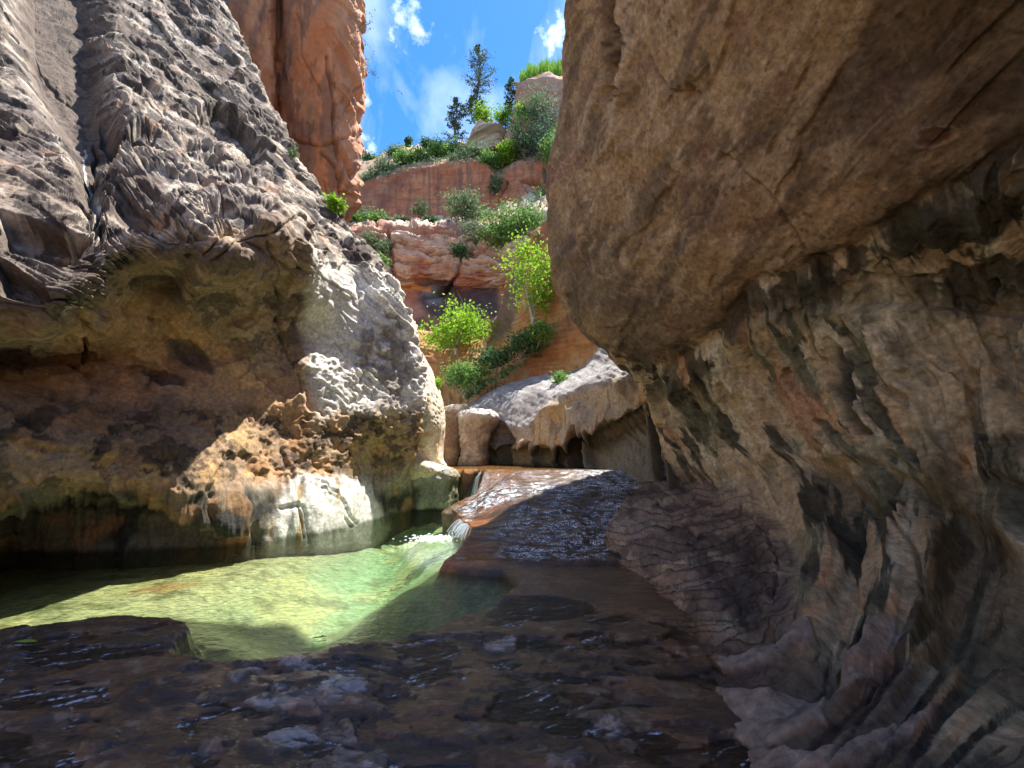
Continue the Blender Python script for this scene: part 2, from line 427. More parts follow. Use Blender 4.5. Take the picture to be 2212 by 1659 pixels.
    for pts, w, dep in cracks:
        d -= dep * line(wx, wy, pts, w + 2)
    G2 = P + n * d[..., None]
    # ---- rock colours and stains, with some shade painted in
    k1 = fbm(P * 0.8, 4); k2 = fbm(P * 2.5 + 30, 4); k3 = fbm(P * 7 + 50, 3)
    c = np.zeros(G.shape) + np.array([0.37, 0.305, 0.24])
    c = mix3(c, (0.20, 0.165, 0.145), sst(-0.15, 0.3, k1))
    c = mix3(c, (0.54, 0.47, 0.385), sst(0.0, 0.3, k2) * 0.7)
    c = mix3(c, (0.10, 0.075, 0.065), sst(0.05, 0.35, fbm(P * 2.3 + 70, 5, 0.6)) * 0.7)
    c = mix3(c, (0.07, 0.055, 0.05), plate * np.maximum(sst(0.14, 0.0, s2), 0.6 * sst(0.2, 0.0, s1) * patchy) * 0.75)  # shade in the bedding creases painted dark
    c = mix3(c, (0.38, 0.21, 0.12), sst(0.15, 0.45, fbm(P * 1.4 + 90, 3)) * 0.6 * upper)
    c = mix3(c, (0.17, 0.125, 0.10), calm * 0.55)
    c = mix3(c, (0.10, 0.075, 0.062), area(wx, wy, hollow, 22) * 0.75)  # hollow's shadow painted over rock that is dark brown itself
    varn = sst(0.0, 0.09, fbm(P * 0.9 + 150, 5, 0.62)) * upper
    c = mix3(c, (0.115, 0.088, 0.072), varn * 0.85)
    c = mix3(c, (0.055, 0.045, 0.04), upper * sst(0.08, 0.13, fbm(P * 2.1 + 160, 5, 0.65)) * 0.85)
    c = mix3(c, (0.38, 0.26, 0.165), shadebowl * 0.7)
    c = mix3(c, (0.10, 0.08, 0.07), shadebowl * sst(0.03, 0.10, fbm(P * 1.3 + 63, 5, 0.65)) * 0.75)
    orange = area(wx, wy, [(180, 690), (300, 640), (420, 700), (560, 800), (690, 880), (930, 900), (900, 930), (560, 920), (330, 880), (100, 850), (-300, 860), (-300, 810), (60, 810)], 35)
    c = mix3(c, (0.58, 0.34, 0.17), orange * (0.55 + 0.4 * sst(-0.2, 0.3, k2)))
    c = mix3(c, (0.09, 0.09, 0.10), area(wx, wy, [(360, 735), (455, 770), (460, 805), (360, 780)], 10) * 0.7)
    c = mix3(c, (0.10, 0.10, 0.115), area(wx, wy, [(310, 800), (400, 818), (405, 845), (310, 835)], 9) * 0.7)
    c = mix3(c, (0.16, 0.13, 0.13), area(wx, wy, [(250, 870), (380, 860), (400, 960), (330, 975), (240, 940)], 22) * 0.7)
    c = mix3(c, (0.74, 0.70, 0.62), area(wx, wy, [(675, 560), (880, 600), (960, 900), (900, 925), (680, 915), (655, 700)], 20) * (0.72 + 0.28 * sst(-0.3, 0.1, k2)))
    c = mix3(c, (0.20, 0.15, 0.12), area(wx, wy, [(790, 690), (850, 650), (890, 760), (900, 860), (850, 870), (800, 800), (760, 770)], 12) * sst(-0.1, 0.05, fbm(P * 1.8 + 201, 4)) * 0.7)  # shaded part of the nose painted in as brown
    c = mix3(c, (0.29, 0.18, 0.095), band * 0.75)
    c = mix3(c, (0.40, 0.27, 0.11), band * sst(0, 0.3, k1) * 0.6)
    c = mix3(c, (0.05, 0.038, 0.03), band * sst(0.02, 0.10, fbm(P * 2.2 + 7, 5, 0.65)) * 0.75)
    c = mix3(c, (0.48, 0.27, 0.12), band * sst(0.06, 0.14, fbm(P * 1.6 + 27, 4, 0.6)) * 0.6)
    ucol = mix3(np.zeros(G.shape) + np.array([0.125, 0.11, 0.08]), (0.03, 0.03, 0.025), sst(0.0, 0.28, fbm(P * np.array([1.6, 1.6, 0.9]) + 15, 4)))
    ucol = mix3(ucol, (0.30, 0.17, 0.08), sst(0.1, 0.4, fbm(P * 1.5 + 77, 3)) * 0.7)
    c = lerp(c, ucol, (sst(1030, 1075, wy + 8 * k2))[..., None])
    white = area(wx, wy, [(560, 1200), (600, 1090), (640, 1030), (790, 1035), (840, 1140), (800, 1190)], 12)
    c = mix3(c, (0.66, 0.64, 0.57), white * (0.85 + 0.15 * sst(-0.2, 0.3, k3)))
    c = mix3(c, (0.30, 0.19, 0.06), white * sst(0.18, 0.34, fbm(np.stack([x / 30, y / 110, x * 0], -1) + 2, 3)) * 0.85)
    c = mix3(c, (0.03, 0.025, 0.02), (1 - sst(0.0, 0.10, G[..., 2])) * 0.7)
    c = mix3(c, (0.75, 0.72, 0.68), line(wx, wy, [(183, 240), (185, 300), (200, 350), (212, 400), (218, 440)], 5) * 0.7)
    c *= (1 + 0.2 * b1 * plate + 0.22 * k3 + 0.2 * fbm(P * 19, 2))[..., None]
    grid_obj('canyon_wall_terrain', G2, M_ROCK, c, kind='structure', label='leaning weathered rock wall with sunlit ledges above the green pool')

def build_right():
    A = lambda l: [at(*p) for p in l]
    rows = [
        [(900, -900, 6.0), (1100, -900, 4.5), (1420, -900, 3.6), (1600, -900, 2.4), (1800, -900, 2.0), (2050, -900, 1.6), (2400, -900, 1.2), (3000, -900, 0.8)],  # upper unseen rows reach left over the gap, added to shade the slab
        [(960, -350, 7.4), (1120, -350, 4.7), (1420, -350, 3.9), (1600, -350, 3.2), (1800, -350, 2.7), (2050, -350, 2.2), (2400, -350, 1.8), (3000, -350, 1.1)],
        [(1080, -300, 7.5), (1190, -270, 6.0), (1380, -230, 4.2), (1570, -210, 3.5), (1770, -150, 3.1), (2010, -150, 2.65), (2320, -150, 2.25), (3000, -150, 1.3)],
        [(1228, -90, 6.9), (1290, -75, 5.9), (1395, -55, 4.8), (1565, -55, 4.0), (1755, -55, 3.4), (1990, -55, 2.9), (2270, -55, 2.5), (3000, -55, 1.4)],
        [(1217, 0, 6.7), (1290, 0, 6.1), (1400, 0, 4.9), (1560, 0, 4.2), (1750, 0, 3.6), (1980, 0, 3.1), (2250, 0, 2.7), (3000, 0, 1.5)],
        [(1218, 200, 7.6), (1290, 200, 6.6), (1400, 200, 5.6), (1560, 200, 4.8), (1750, 200, 4.2), (1980, 210, 3.6), (2250, 230, 3.1), (3000, 250, 1.7)],
        [(1188, 380, 8.8), (1260, 390, 7.6), (1380, 400, 6.5), (1540, 410, 5.6), (1740, 420, 4.9), (1970, 430, 4.2), (2250, 430, 3.6), (3000, 430, 1.9)],
        [(1188, 545, 9.3), (1260, 560, 8.2), (1380, 570, 7.2), (1540, 580, 6.3), (1740, 580, 5.6), (1970, 560, 4.8), (2250, 560, 4.0), (3000, 560, 2.0)],
        [(1214, 655, 9.6), (1290, 690, 8.7), (1400, 700, 7.9), (1550, 700, 7.1), (1740, 680, 6.2), (1970, 660, 5.1), (2250, 660, 4.2), (3000, 660, 2.1)],
        [(1292, 752, 9.9), (1360, 780, 9.1), (1450, 790, 8.5), (1580, 790, 7.7), (1750, 780, 6.6), (1970, 770, 5.2), (2250, 760, 4.25), (3000, 780, 2.1)],
        [(1397, 842, 10.1), (1450, 860, 9.6), (1520, 870, 9.0), (1620, 880, 7.9), (1760, 880, 6.7), (1970, 880, 5.2), (2250, 880, 4.2), (3000, 900, 2.1)],
        [(1441, 955, 10.3), (1490, 960, 9.8), (1550, 970, 9.1), (1640, 980, 7.9), (1760, 1000, 6.6), (1970, 1010, 5.1), (2250, 1000, 4.1), (3000, 1020, 2.05)],
        [(1462, 1036, 9.9), (1510, 1050, 9.1), (1570, 1070, 8.1), (1650, 1100, 6.9), (1760, 1130, 5.8), (1970, 1150, 4.6), (2250, 1150, 3.8), (3000, 1200, 1.9)],
        [(1425, 1042, 9.6), (1480, 1075, 8.6), (1540, 1115, 7.4), (1630, 1180, 6.0), (1740, 1290, 4.1), (1920, 1360, 3.4), (2220, 1400, 2.95), (3000, 1500, 1.8)],
        [(1385, 1048, 9.2), (1450, 1095, 8.0), (1510, 1160, 6.5), (1600, 1270, 4.7), (1700, 1400, 3.3), (1850, 1500, 2.7), (2150, 1600, 2.3), (3000, 1800, 1.5)],
        [(1322, 1130, 7.2), (1400, 1210, 5.8), (1470, 1290, 4.7), (1540, 1400, 3.6), (1560, 1500, 3.02), (1640, 1640, 2.42), (1750, 1800, 2.0), (2400, 2300, 1.2)]]
    R = []
    for i, r in enumerate(rows):
        pts = A(r)
        k = 1.0 if i < 10 else 0.5
        last = pts[-1]
        up = 1.0 if i < 4 else (0.35 if i == 4 else 0.0)
        R.append([pts[0] + np.array([6.0, 7.0, 0.6 + 11 * up]), pts[0] + np.array([2.2, 3.2, 0.2 + 5.5 * up]) * k, pts[0] + np.array([0.55, 1.0, 0.05 + 1.8 * up]) * k] + pts + [last + np.array([0.2, -2.0, 0.0]), last + np.array([0.1, -5.0, 0])])
    R.append([p + np.array([-0.4, -0.15, -0.9]) for p in R[-1]])
    G = lattice(R, 2.6, 75)
    x, y = proj(G); P = G
    n = normals(G, (0.5, 3, 2))
    wx = x + 26 * fbm(P * 1.1, 3); wy = y + 26 * fbm(P * 1.1 + 40, 3)
    # boundary between the smooth overhanging mass and the carved tube wall beneath it
    seam = [(1300, 765), (1420, 800), (1500, 770), (1580, 690), (1640, 610), (1720, 590), (1800, 560), (1900, 500), (2010, 440), (2120, 370), (2300, 250)]
    sy = np.interp(wx, [p[0] for p in seam], [p[1] for p in seam])
    mass = sst(26, -26, wy - sy)          # 1 above the seam
    tube = 1 - mass
    d = 0.16 * fbm(P * 0.8, 3) * mass + 0.045 * fbm(P * 2.6 + 3, 5, 0.6)
    ax = at(1950, 120, 3.4) - at(1640, 520, 6.0)
    sc_ = aniso(P, ax, 0.55, 3.2)
    d += mass * 0.022 * ridged(sc_, 5, 0.6) + mass * 0.016 * fbm(P * 9, 4)
    pl = fbm(sc_ * 0.5 + 8, 3)
    d += mass * 0.05 * (sst(-0.015, 0.015, pl) - 0.5) * sst(-0.2, 0.2, fbm(P * 0.7 + 60, 2))
    d -= 0.12 * np.exp(-((wy - sy) / 24.0) ** 2)
    # vertical rib left of the wall and its row of cavities
    d += 0.16 * line(wx, wy, [(1340, -400), (1345, 100), (1340, 330)], 26) + 0.10 * line(wx, wy, [(1255, 330), (1262, 480), (1250, 560)], 20)
    d -= 0.22 * line(wx, wy, [(1316, -400), (1314, 60), (1305, 200)], 18)
    hx, _ = cells(np.stack([wx / 19, wy / 21, x * 0], -1))
    d -= 0.22 * sst(0.42, 0.25, hx) * area(wx, wy, [(1302, 60), (1340, 60), (1345, 200), (1300, 215)], 8)
    for (px, py, r, dep) in [(1487, 200, 9, 0.10), (1500, 180, 6, 0.08), (1310, 30, 12, 0.2), (1318, 95, 9, 0.2), (1306, 150, 10, 0.2)]:
        d -= dep * sst(r * 1.5, r * 0.5, np.sqrt((x - px) ** 2 + ((y - py) * 0.55) ** 2))
    slot = area(x + 5 * fbm(P * 3, 3) * 2, y, [(1298, -300), (1340, -300), (1344, 60), (1340, 140), (1330, 212), (1304, 216), (1298, 120)], 5)
    d -= 0.16 * slot
    # oval scar
    e = np.sqrt(((x - 2025) * 0.85 + (y - 293) * 0.3) ** 2 + ((y - 293) * 1.4) ** 2)
    e = e + 5 * fbm(P * 5, 3) * 3; d -= 0.03 * sst(34, 22, e); d += 0.015 * np.exp(-((e - 36) / 6) ** 2)
    # carved tube: long flutes falling and sweeping round to the floor
    zc = np.zeros(x.shape); saw = lambda v: v - np.floor(v)
    lean = 0.62 - 0.35 * sst(1750, 2200, x)
    bow = 0.0016 * np.maximum(y - 1000, 0) ** 2
    qx = x - lean * (y - 850) + bow + 22 * fbm(P * 0.8, 3)
    q = qx / 62.0
    T = np.stack([q, y / 330.0, zc], -1)
    f1 = ridged(np.stack([q * 0.8, y / 420.0, zc], -1), 3, 0.45)
    toe_ = area(wx, wy, [(1250, 1200), (1360, 1040), (1420, 1000), (1523, 1050), (1605, 1078), (1670, 1135), (1712, 1206), (1720, 1340), (1660, 1500), (1560, 1560), (1480, 1400), (1380, 1260)], 26)
    up_t = tube * sst(1120, 930, y) * (1 - toe_)
    mid_t = tube * sst(940, 1080, y) * sst(1500, 1560, wx) * (1 - toe_) * (1 - 0.75 * sst(1080, 1240, y))
    d += up_t * (0.10 * f1 + 0.16 * fbm(T * 0.55 + 5, 3))
    fl = fbm(T * np.array([0.9, 1.6, 1]) + 31, 3)
    d += up_t * (0.14 * (sst(-0.04, 0.04, fl) - 0.5) + 0.05 * (sst(-0.03, 0.03, fbm(P * 1.9 + 77, 3)) - 0.5))
    d += mid_t * (0.10 * (sst(-0.05, 0.05, fl) - 0.5) + 0.03 * f1)
    big = noise(np.stack([qx / 150.0, y / 700.0, zc + 6], -1))
    d += tube * sst(960, 1100, y) * sst(1650, 1400, y) * (1 - toe_) * 0.22 * big
    d += tube * 0.03 * fbm(P * 3.1 + 5, 4)
    # slabs that stand proud or have broken away, as measured on the wall
    for pg, dep, so in [([(1447, 993), (1469, 1036), (1622, 1028), (1720, 996), (1830, 1005), (1939, 1016), (2037, 1077), (2136, 1148), (2260, 1240), (2400, 1240), (2400, 700), (1700, 640), (1450, 800)], 0.16, 6),
                        ([(1890, 1135), (2054, 1157), (2015, 1299), (1972, 1430), (1818, 1457), (1870, 1330), (1850, 1250)], 0.12, 7),
                        ([(1700, 740), (1775, 830), (1815, 880), (1818, 960), (1780, 985), (1735, 930), (1700, 850)], 0.07, 5),
                        ([(1545, 1435), (1655, 1408), (1748, 1353), (1764, 1392), (1676, 1430), (1567, 1457)], 0.035, 4),
                        ([(1556, 1490), (1758, 1487), (1786, 1501), (1775, 1545), (1786, 1572), (1622, 1621), (1545, 1572)], 0.03, 4),
                        ([(1622, 1627), (1813, 1621), (1922, 1572), (2026, 1534), (2005, 1572), (1840, 1655), (1640, 1690)], 0.03, 4),
                        ([(1640, 1300), (1700, 1230), (1760, 1250), (1740, 1330), (1680, 1390)], 0.06, 5),
                        ([(1740, 1200), (1800, 1150), (1830, 1230), (1790, 1330), (1745, 1330)], 0.06, 5),
                        ([(1795, 1400), (1840, 1290), (1880, 1300), (1850, 1390), (1800, 1450)], 0.05, 4)]:
        d += dep * area(wx * 0.5 + x * 0.5, wy * 0.5 + y * 0.5, pg, so)
    # thin overlapping scales on the toe by the cascade
    toe = area(wx, wy, [(1290, 1200), (1360, 1070), (1400, 1020), (1523, 1060), (1595, 1088), (1650, 1135), (1692, 1206), (1680, 1310), (1600, 1420), (1560, 1480), (1480, 1400), (1380, 1260)], 14)
    tq = (y + 0.16 * (x - 1500) + 0.0011 * (x - 1480) ** 2 + 14 * fbm(P * 0.8 + 8, 3)) / 19.0 + 1.1 * noise(np.stack([x / 90, y / 40, zc], -1)) + 0.22 * noise(np.stack([x / 22, y / 12, zc + 5], -1))
    ts = saw(tq); th = noise(np.stack([np.floor(tq) * 3.3, x / 70, zc], -1))
    d += toe * (0.095 * sst(0, 0.16, ts) * (1.15 - ts) + 0.05 * th - 0.05)
    low = sst(1230, 1340, y) * sst(1500, 1620, x)
    d += low * 0.03 * fbm(P * 1.6, 4)
    # alcoves in the tube wall
    for pg, dep, so in [([(1990, 1060), (2040, 1080), (2140, 1160), (2260, 1260), (2300, 1380), (2240, 1440), (2040, 1440), (2010, 1380), (2028, 1300), (2056, 1160)], 0.20, 22),
                        ([(1720, 1010), (1850, 1020), (1890, 1110), (1860, 1180), (1790, 1140), (1740, 1090)], 0.16, 12),
                        ([(1835, 740), (1890, 890), (1930, 950), (1905, 950), (1850, 870), (1815, 770)], 0.12, 7),
                        ([(1520, 850), (1548, 930), (1566, 960), (1545, 950), (1515, 880)], 0.16, 6)]:
        d -= dep * area(wx, wy, pg, so)
    for pts, w, dep in [([(1740, 640), (1780, 720), (1850, 850)], 6, 0.15), ([(1589, 1091), (1643, 1135), (1687, 1206), (1676, 1299)], 5, 0.08),
                        ([(1960, 980), (1930, 1080), (1990, 1250), (2010, 1340)], 5, 0.1), ([(1840, 1430), (1880, 1380), (1860, 1350)], 5, 0.1), ([(1750, 560), (1900, 610), (2050, 590)], 6, 0.1),
                        ([(1400, 120), (1440, 190), (1500, 200)], 4, 0.06), ([(1300, 420), (1330, 480), (1325, 560)], 4, 0.05), ([(1560, 330), (1680, 440), (1740, 540)], 4, 0.05)]:
        d -= dep * line(wx, wy, pts, w + 2)
    G2 = P + n * d[..., None]
    k1 = fbm(P * 0.7, 4); k2 = fbm(P * 2.2 + 30, 4); k3 = fbm(P * 7 + 50, 3)
    c = np.zeros(G.shape) + np.array([0.36, 0.235, 0.132])
    c = mix3(c, (0.23, 0.155, 0.095), sst(-0.1, 0.2, k1) * 0.8)
    c = mix3(c, (0.48, 0.35, 0.22), sst(0.0, 0.25, k2) * 0.6)
    c = mix3(c, (0.12, 0.085, 0.06), mass * sst(0.05, 0.16, fbm(aniso(P, ax, 0.5, 1.6) + 70, 5, 0.65)) * 0.6)
    c = mix3(c, (0.26, 0.14, 0.105), sst(0.1, 0.4, fbm(P * 1.0 + 90, 3)) * 0.6)
    c = mix3(c, (0.52, 0.38, 0.24), mass * sst(0.62, 0.86, ridged(sc_ * 0.5 + 4, 4)) * 0.65)
    c = mix3(c, (0.50, 0.37, 0.24), mass * sst(0.80, 0.93, ridged(P * np.array([1.6, 1.6, 0.9]) + 14, 4)) * 0.5)
    c = mix3(c, (0.07, 0.055, 0.045), mass * sst(0.12, 0.35, fbm(sc_ * 0.45 + 44, 4)) * 0.55)
    c = mix3(c, (0.13, 0.10, 0.075), mass * area(wx, wy, [(1180, 430), (1260, 560), (1450, 700), (1400, 800), (1290, 740), (1190, 640)], 40) * 0.55)
    c = mix3(c, (0.085, 0.055, 0.04), slot * (0.55 + 0.4 * sst(0.45, 0.25, hx)))  # shade of the slot and its holes put into the colour
    c = mix3(c, (0.46, 0.33, 0.22), line(wx, wy, [(1352, -300), (1350, 60), (1344, 200), (1338, 330)], 8) * 0.6)
    hl = ridged(aniso(P + 0.2 * fbm(P * 1.5, 3)[..., None], ax, 0.8, 4.2) + 34, 4, 0.6)
    c = mix3(c, (0.09, 0.065, 0.045), mass * sst(0.80, 0.88, hl) * 0.55)
    c = mix3(c, (0.10, 0.07, 0.05), mass * sst(0.24, 0.14, cells(P * 5.5)[0]) * sst(0.0, 0.15, fbm(P * 1.1 + 300, 3)) * 0.6)
    vn = 1 - np.abs(fbm(aniso(P + 0.35 * fbm(P * 0.9 + 7, 3)[..., None], (0.25, 0.35, 1.0), 0.35, 1.15) + 410, 3, 0.45)) * 2
    c = mix3(c, (0.62, 0.46, 0.29), mass * sst(0.945, 0.985, vn) * sst(-0.15, 0.15, fbm(P * 0.8 + 310, 3)) * sst(1900, 1400, x) * 0.28)
    # tube palette: cream and ochre streaks, green-black algae
    tcx = np.zeros(G.shape) + np.array([0.56, 0.44, 0.27])
    tcx = mix3(tcx, (0.60, 0.36, 0.18), sst(0.05, 0.25, fbm(T * np.array([0.7, 0.8, 1]) + 12, 3)) * 0.8)
    tcx = mix3(tcx, (0.64, 0.59, 0.42), sst(0.02, 0.2, fbm(T * 0.7 + 72, 4)) * 0.8)
    tcx = mix3(tcx, (0.045, 0.048, 0.034), sst(0.06, 0.13, fbm(T * np.array([0.8, 1.0, 1]) + 52, 5, 0.6)) * 0.9)
    tcx = mix3(tcx, (0.24, 0.245, 0.16), sst(0.03, 0.13, fbm(P * 1.0 + 52, 5, 0.6)) * 0.6)
    toe = toe_
    tcx = mix3(tcx, (0.37, 0.265, 0.195), toe * (0.55 + 0.45 * sst(-0.2, 0.2, k2)))
    tcx = mix3(tcx, (0.13, 0.095, 0.08), toe * sst(0.0, 0.15, fbm(P * 1.7 + 4, 4)) * 0.7)
    tcx = mix3(tcx, (0.045, 0.032, 0.028), toe * sst(0.34, 0.10, ts) * 0.9)  # shaded crevices between the scales painted near-black
    tcx = mix3(tcx, (0.09, 0.065, 0.04), area(wx, wy, [(1589, 1110), (1640, 1150), (1670, 1210), (1650, 1330), (1610, 1330), (1620, 1230)], 14) * 0.5)
    tcx = mix3(tcx, (0.06, 0.055, 0.04), area(wx, wy, [(1720, 1015), (1850, 1025), (1900, 1110), (1880, 1230), (1830, 1200), (1780, 1130)], 16) * 0.65)
    tcx = mix3(tcx, (0.05, 0.045, 0.035), area(wx, wy, [(1835, 740), (1890, 890), (1930, 950), (1905, 950), (1850, 870), (1815, 770)], 8) * 0.8)
    tcx = mix3(tcx, (0.48, 0.25, 0.14), area(wx, wy, [(1690, 740), (1775, 830), (1815, 880), (1818, 960), (1780, 985), (1735, 930), (1690, 850)], 12) * 0.7)
    tcx = mix3(tcx, (0.15, 0.125, 0.075), area(wx, wy, [(1960, 1060), (2080, 1030), (2212, 1200), (2290, 1500), (2000, 1520), (2010, 1200)], 30) * 0.65)
    tcx = mix3(tcx, (0.52, 0.45, 0.30), area(wx, wy, [(1950, 640), (2300, 560), (2300, 960), (2100, 960), (1960, 860)], 40) * 0.6)
    tcx = mix3(tcx, (0.06, 0.065, 0.045), area(wx, wy, [(2165, 975), (2300, 960), (2300, 1200), (2200, 1150)], 20) * 0.8)
    c = lerp(c, tcx, tube[..., None])
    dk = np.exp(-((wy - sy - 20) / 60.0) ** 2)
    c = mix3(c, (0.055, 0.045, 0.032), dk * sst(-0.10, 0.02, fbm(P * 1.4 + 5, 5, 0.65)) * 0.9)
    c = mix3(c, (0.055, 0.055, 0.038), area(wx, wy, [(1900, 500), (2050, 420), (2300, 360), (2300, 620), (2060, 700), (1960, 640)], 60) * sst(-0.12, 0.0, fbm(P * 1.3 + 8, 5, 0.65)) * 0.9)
    c = mix3(c, (0.16, 0.05, 0.04), sst(30, 22, e) * 0.5); c = mix3(c, (0.5, 0.38, 0.32), np.exp(-((e - 33) / 5) ** 2) * 0.4)
    slabs = np.zeros(x.shape)
    for pg in ([(1545, 1435), (1655, 1408), (1748, 1353), (1764, 1392), (1676, 1430), (1567, 1457)], [(1556, 1490), (1758, 1487), (1786, 1501), (1775, 1545), (1786, 1572), (1622, 1621), (1545, 1572)], [(1622, 1627), (1813, 1621), (1922, 1572), (2026, 1534), (2005, 1572), (1840, 1655), (1640, 1690)], [(1780, 1480), (1850, 1420), (1930, 1370), (1960, 1400), (1890, 1450), (1810, 1500)]):
        slabs = np.maximum(slabs, area(wx * 0.6 + x * 0.4, wy * 0.6 + y * 0.4, pg, 5))
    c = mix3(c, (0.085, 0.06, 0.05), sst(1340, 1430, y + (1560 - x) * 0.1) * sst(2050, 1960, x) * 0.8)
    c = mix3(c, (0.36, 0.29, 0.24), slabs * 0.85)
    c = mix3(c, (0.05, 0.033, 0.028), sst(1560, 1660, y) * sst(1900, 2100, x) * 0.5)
    c *= (1 + 0.28 * k3 + 0.25 * fbm(P * 21, 2))[..., None]
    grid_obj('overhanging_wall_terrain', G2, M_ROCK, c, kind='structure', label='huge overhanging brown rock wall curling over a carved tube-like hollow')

def simple_patch(name, rows, mat, step, style, toward=(0, 3, 3), cap=70, **props):
    R = [[p if isinstance(p, np.ndarray) else at(*p) for p in r] for r in rows]
    G = lattice(R, step, cap)
    x, y = proj(G); n = normals(G, toward)
    d, c = style(G, x, y)
    return grid_obj(name, G + n * d[..., None], mat, c, **props)

def build_slickrock():
    rows = [
        [(700, 905, 30), (958, 888, 26), (1013, 874, 24), (1063, 842, 23), (1100, 826, 22), (1169, 811, 20.5), (1241, 799, 19), (1277, 776, 18), (1305, 742, 17), (1400, 720, 16), (1500, 720, 15)],
        [(700, 915, 23), (958, 895, 21.5), (1013, 885, 20.5), (1063, 862, 19.8), (1100, 862, 19), (1169, 840, 18), (1225, 822, 17), (1277, 800, 16), (1330, 775, 15), (1400, 770, 14), (1500, 760, 13)],
        [(700, 925, 21), (958, 902, 20.5), (1013, 893, 20), (1063, 888, 19), (1104, 932, 17.6), (1145, 918, 16.8), (1190, 866, 15.8), (1241, 845, 15.1), (1300, 826, 14.3), (1380, 800, 13.3), (1480, 800, 12.2)],
        [(700, 945, 20.8), (958, 930, 20.3), (1013, 925, 19.8), (1068, 930, 18.9), (1106, 950, 17.4), (1150, 940, 16.5), (1195, 905, 15.5), (1250, 885, 14.7), (1306, 862, 14.0), (1388, 835, 13.0), (1490, 830, 12)],
        [(700, 965, 20.8), (958, 960, 20.3), (1013, 960, 19.8), (1070, 965, 18.8), (1106, 973, 17.35), (1150, 963, 16.5), (1200, 970, 15.45), (1258, 940, 14.6), (1313, 920, 13.9), (1390, 880, 13.0), (1490, 860, 12)],
        [(700, 975, 20.8), (958, 975, 20.3), (1013, 978, 19.9), (1070, 982, 19.2), (1106, 984, 18.0), (1150, 978, 17.2), (1202, 984, 16.4), (1262, 960, 15.4), (1318, 940, 14.6), (1394, 905, 13.6), (1492, 880, 12.4)],
        [(700, 1004, 20.6), (958, 1003, 20.2), (1013, 1003, 19.8), (1072, 1003, 19.0), (1104, 1003, 18.0), (1150, 1003, 17.2), (1202, 1004, 16.2), (1262, 1008, 14.6), (1312, 1018, 12.7), (1388, 1040, 10.4), (1465, 1056, 9.3)],
        [(700, 1030, 20.4), (958, 1030, 20.0), (1013, 1030, 19.5), (1072, 1030, 18.6), (1104, 1030, 17.6), (1150, 1030, 16.8), (1202, 1035, 15.8), (1262, 1040, 14.0), (1312, 1050, 12.0), (1370, 1090, 9.6), (1440, 1100, 8.8)]]
    def style(G, x, y):
        P = G
        wx = x + 6 * fbm(P, 3); wy = y + 6 * fbm(P + 30, 3)
        crest = np.interp(x, [900, 1063, 1104, 1145, 1190, 1241, 1300, 1380, 1480], [925, 888, 932, 918, 866, 845, 826, 800, 800])
        face = sst(-6, 10, wy - crest)
        drip = np.interp(x, [900, 1070, 1106, 1150, 1200, 1258, 1313, 1390, 1490], [965, 965, 968, 958, 966, 936, 912, 876, 856]) + 15 * noise(np.stack([x / 24, x * 0, x * 0], -1)) + 7 * noise(np.stack([x / 6 + 9, x * 0, x * 0], -1))
        under = sst(-3, 4, y - drip)
        s1 = fbm(np.stack([(x + 0.9 * y) / 90, (y - 0.35 * x) / 10, x * 0], -1), 4, 0.55)
        d = (1 - face) * (0.05 * s1 + 0.14 * fbm(P * 0.8, 4))
        fl = fbm(np.stack([x / 22 + 0.6 * noise(np.stack([x / 30, y / 30, x * 0], -1)), y / 90, x * 0], -1), 3)
        big = noise(np.stack([x / 60 + 3, y / 90, x * 0], -1))
        d = d + face * (1 - under) * (0.12 * fl * sst(crest - 5, drip + 20, y) + 0.5 * big + 0.16 * fbm(P * 1.1, 4))
        d = d - under * 0.16
        sl = fbm(np.stack([(x - 1.3 * y) / 14, (y + 0.6 * x) / 60, x * 0], -1) + 7, 4)
        d = d + under * 0.16 * sl
        d = d - 1.3 * area(wx, wy, [(1228, 1000), (1230, 950), (1238, 925), (1246, 925), (1255, 950), (1260, 1000)], 4)
        d = d - 1.1 * area(wx, wy, [(1072, 1004), (1075, 940), (1085, 915), (1096, 935), (1094, 1004)], 4)
        # thin legs of flowstone reaching to the water
        for lx, w in ((1224, 4), (1268, 4), (1196, 3), (1150, 4), (1410, 6), (1440, 7)):
            d = d + under * 0.45 * sst(w * 2, 0, np.abs(wx - lx - (y - 950) * 0.12))
        d = d + 0.05 * fbm(P * 4, 3)
        k = fbm(P * 1.8 + 9, 4)
        c = np.zeros(G.shape) + np.array([0.27, 0.255, 0.25])
        c = mix3(c, (0.40, 0.385, 0.38), sst(-0.1, 0.3, s1) * 0.8)
        c = mix3(c, (0.17, 0.14, 0.125), sst(0.05, 0.3, k) * 0.5)
        fc = mix3(np.zeros(G.shape) + np.array([0.40, 0.33, 0.24]), (0.45, 0.29, 0.12), sst(0.0, 0.3, fbm(P * 1.1 + 3, 3)) * 0.8)
        fc = mix3(fc, (0.19, 0.13, 0.08), sst(0.0, 0.3, fbm(np.stack([x / 9, y / 50, x * 0], -1) + 4, 3)) * 0.7)
        c = lerp(c, fc, (face * sst(1060, 1130, x))[..., None])
        uc = mix3(np.zeros(G.shape) + np.array([0.22, 0.18, 0.12]), (0.24, 0.21, 0.14), sst(0.05, 0.3, sl) * 0.7)
        uc = mix3(uc, (0.16, 0.16, 0.08), sst(0, 0.3, k) * 0.4)
        c = lerp(c, uc, under[..., None])
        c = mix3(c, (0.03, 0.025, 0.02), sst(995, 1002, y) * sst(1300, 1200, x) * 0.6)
        c *= (1 + 0.2 * fbm(P * 6, 3))[..., None]
        return d, c
    simple_patch('grey_slickrock_terrain', rows, M_ROCK, 1.7, style, toward=(0, 5, 6), kind='structure', label='grey slickrock slope with dripping flowstone edge beyond the cascade')
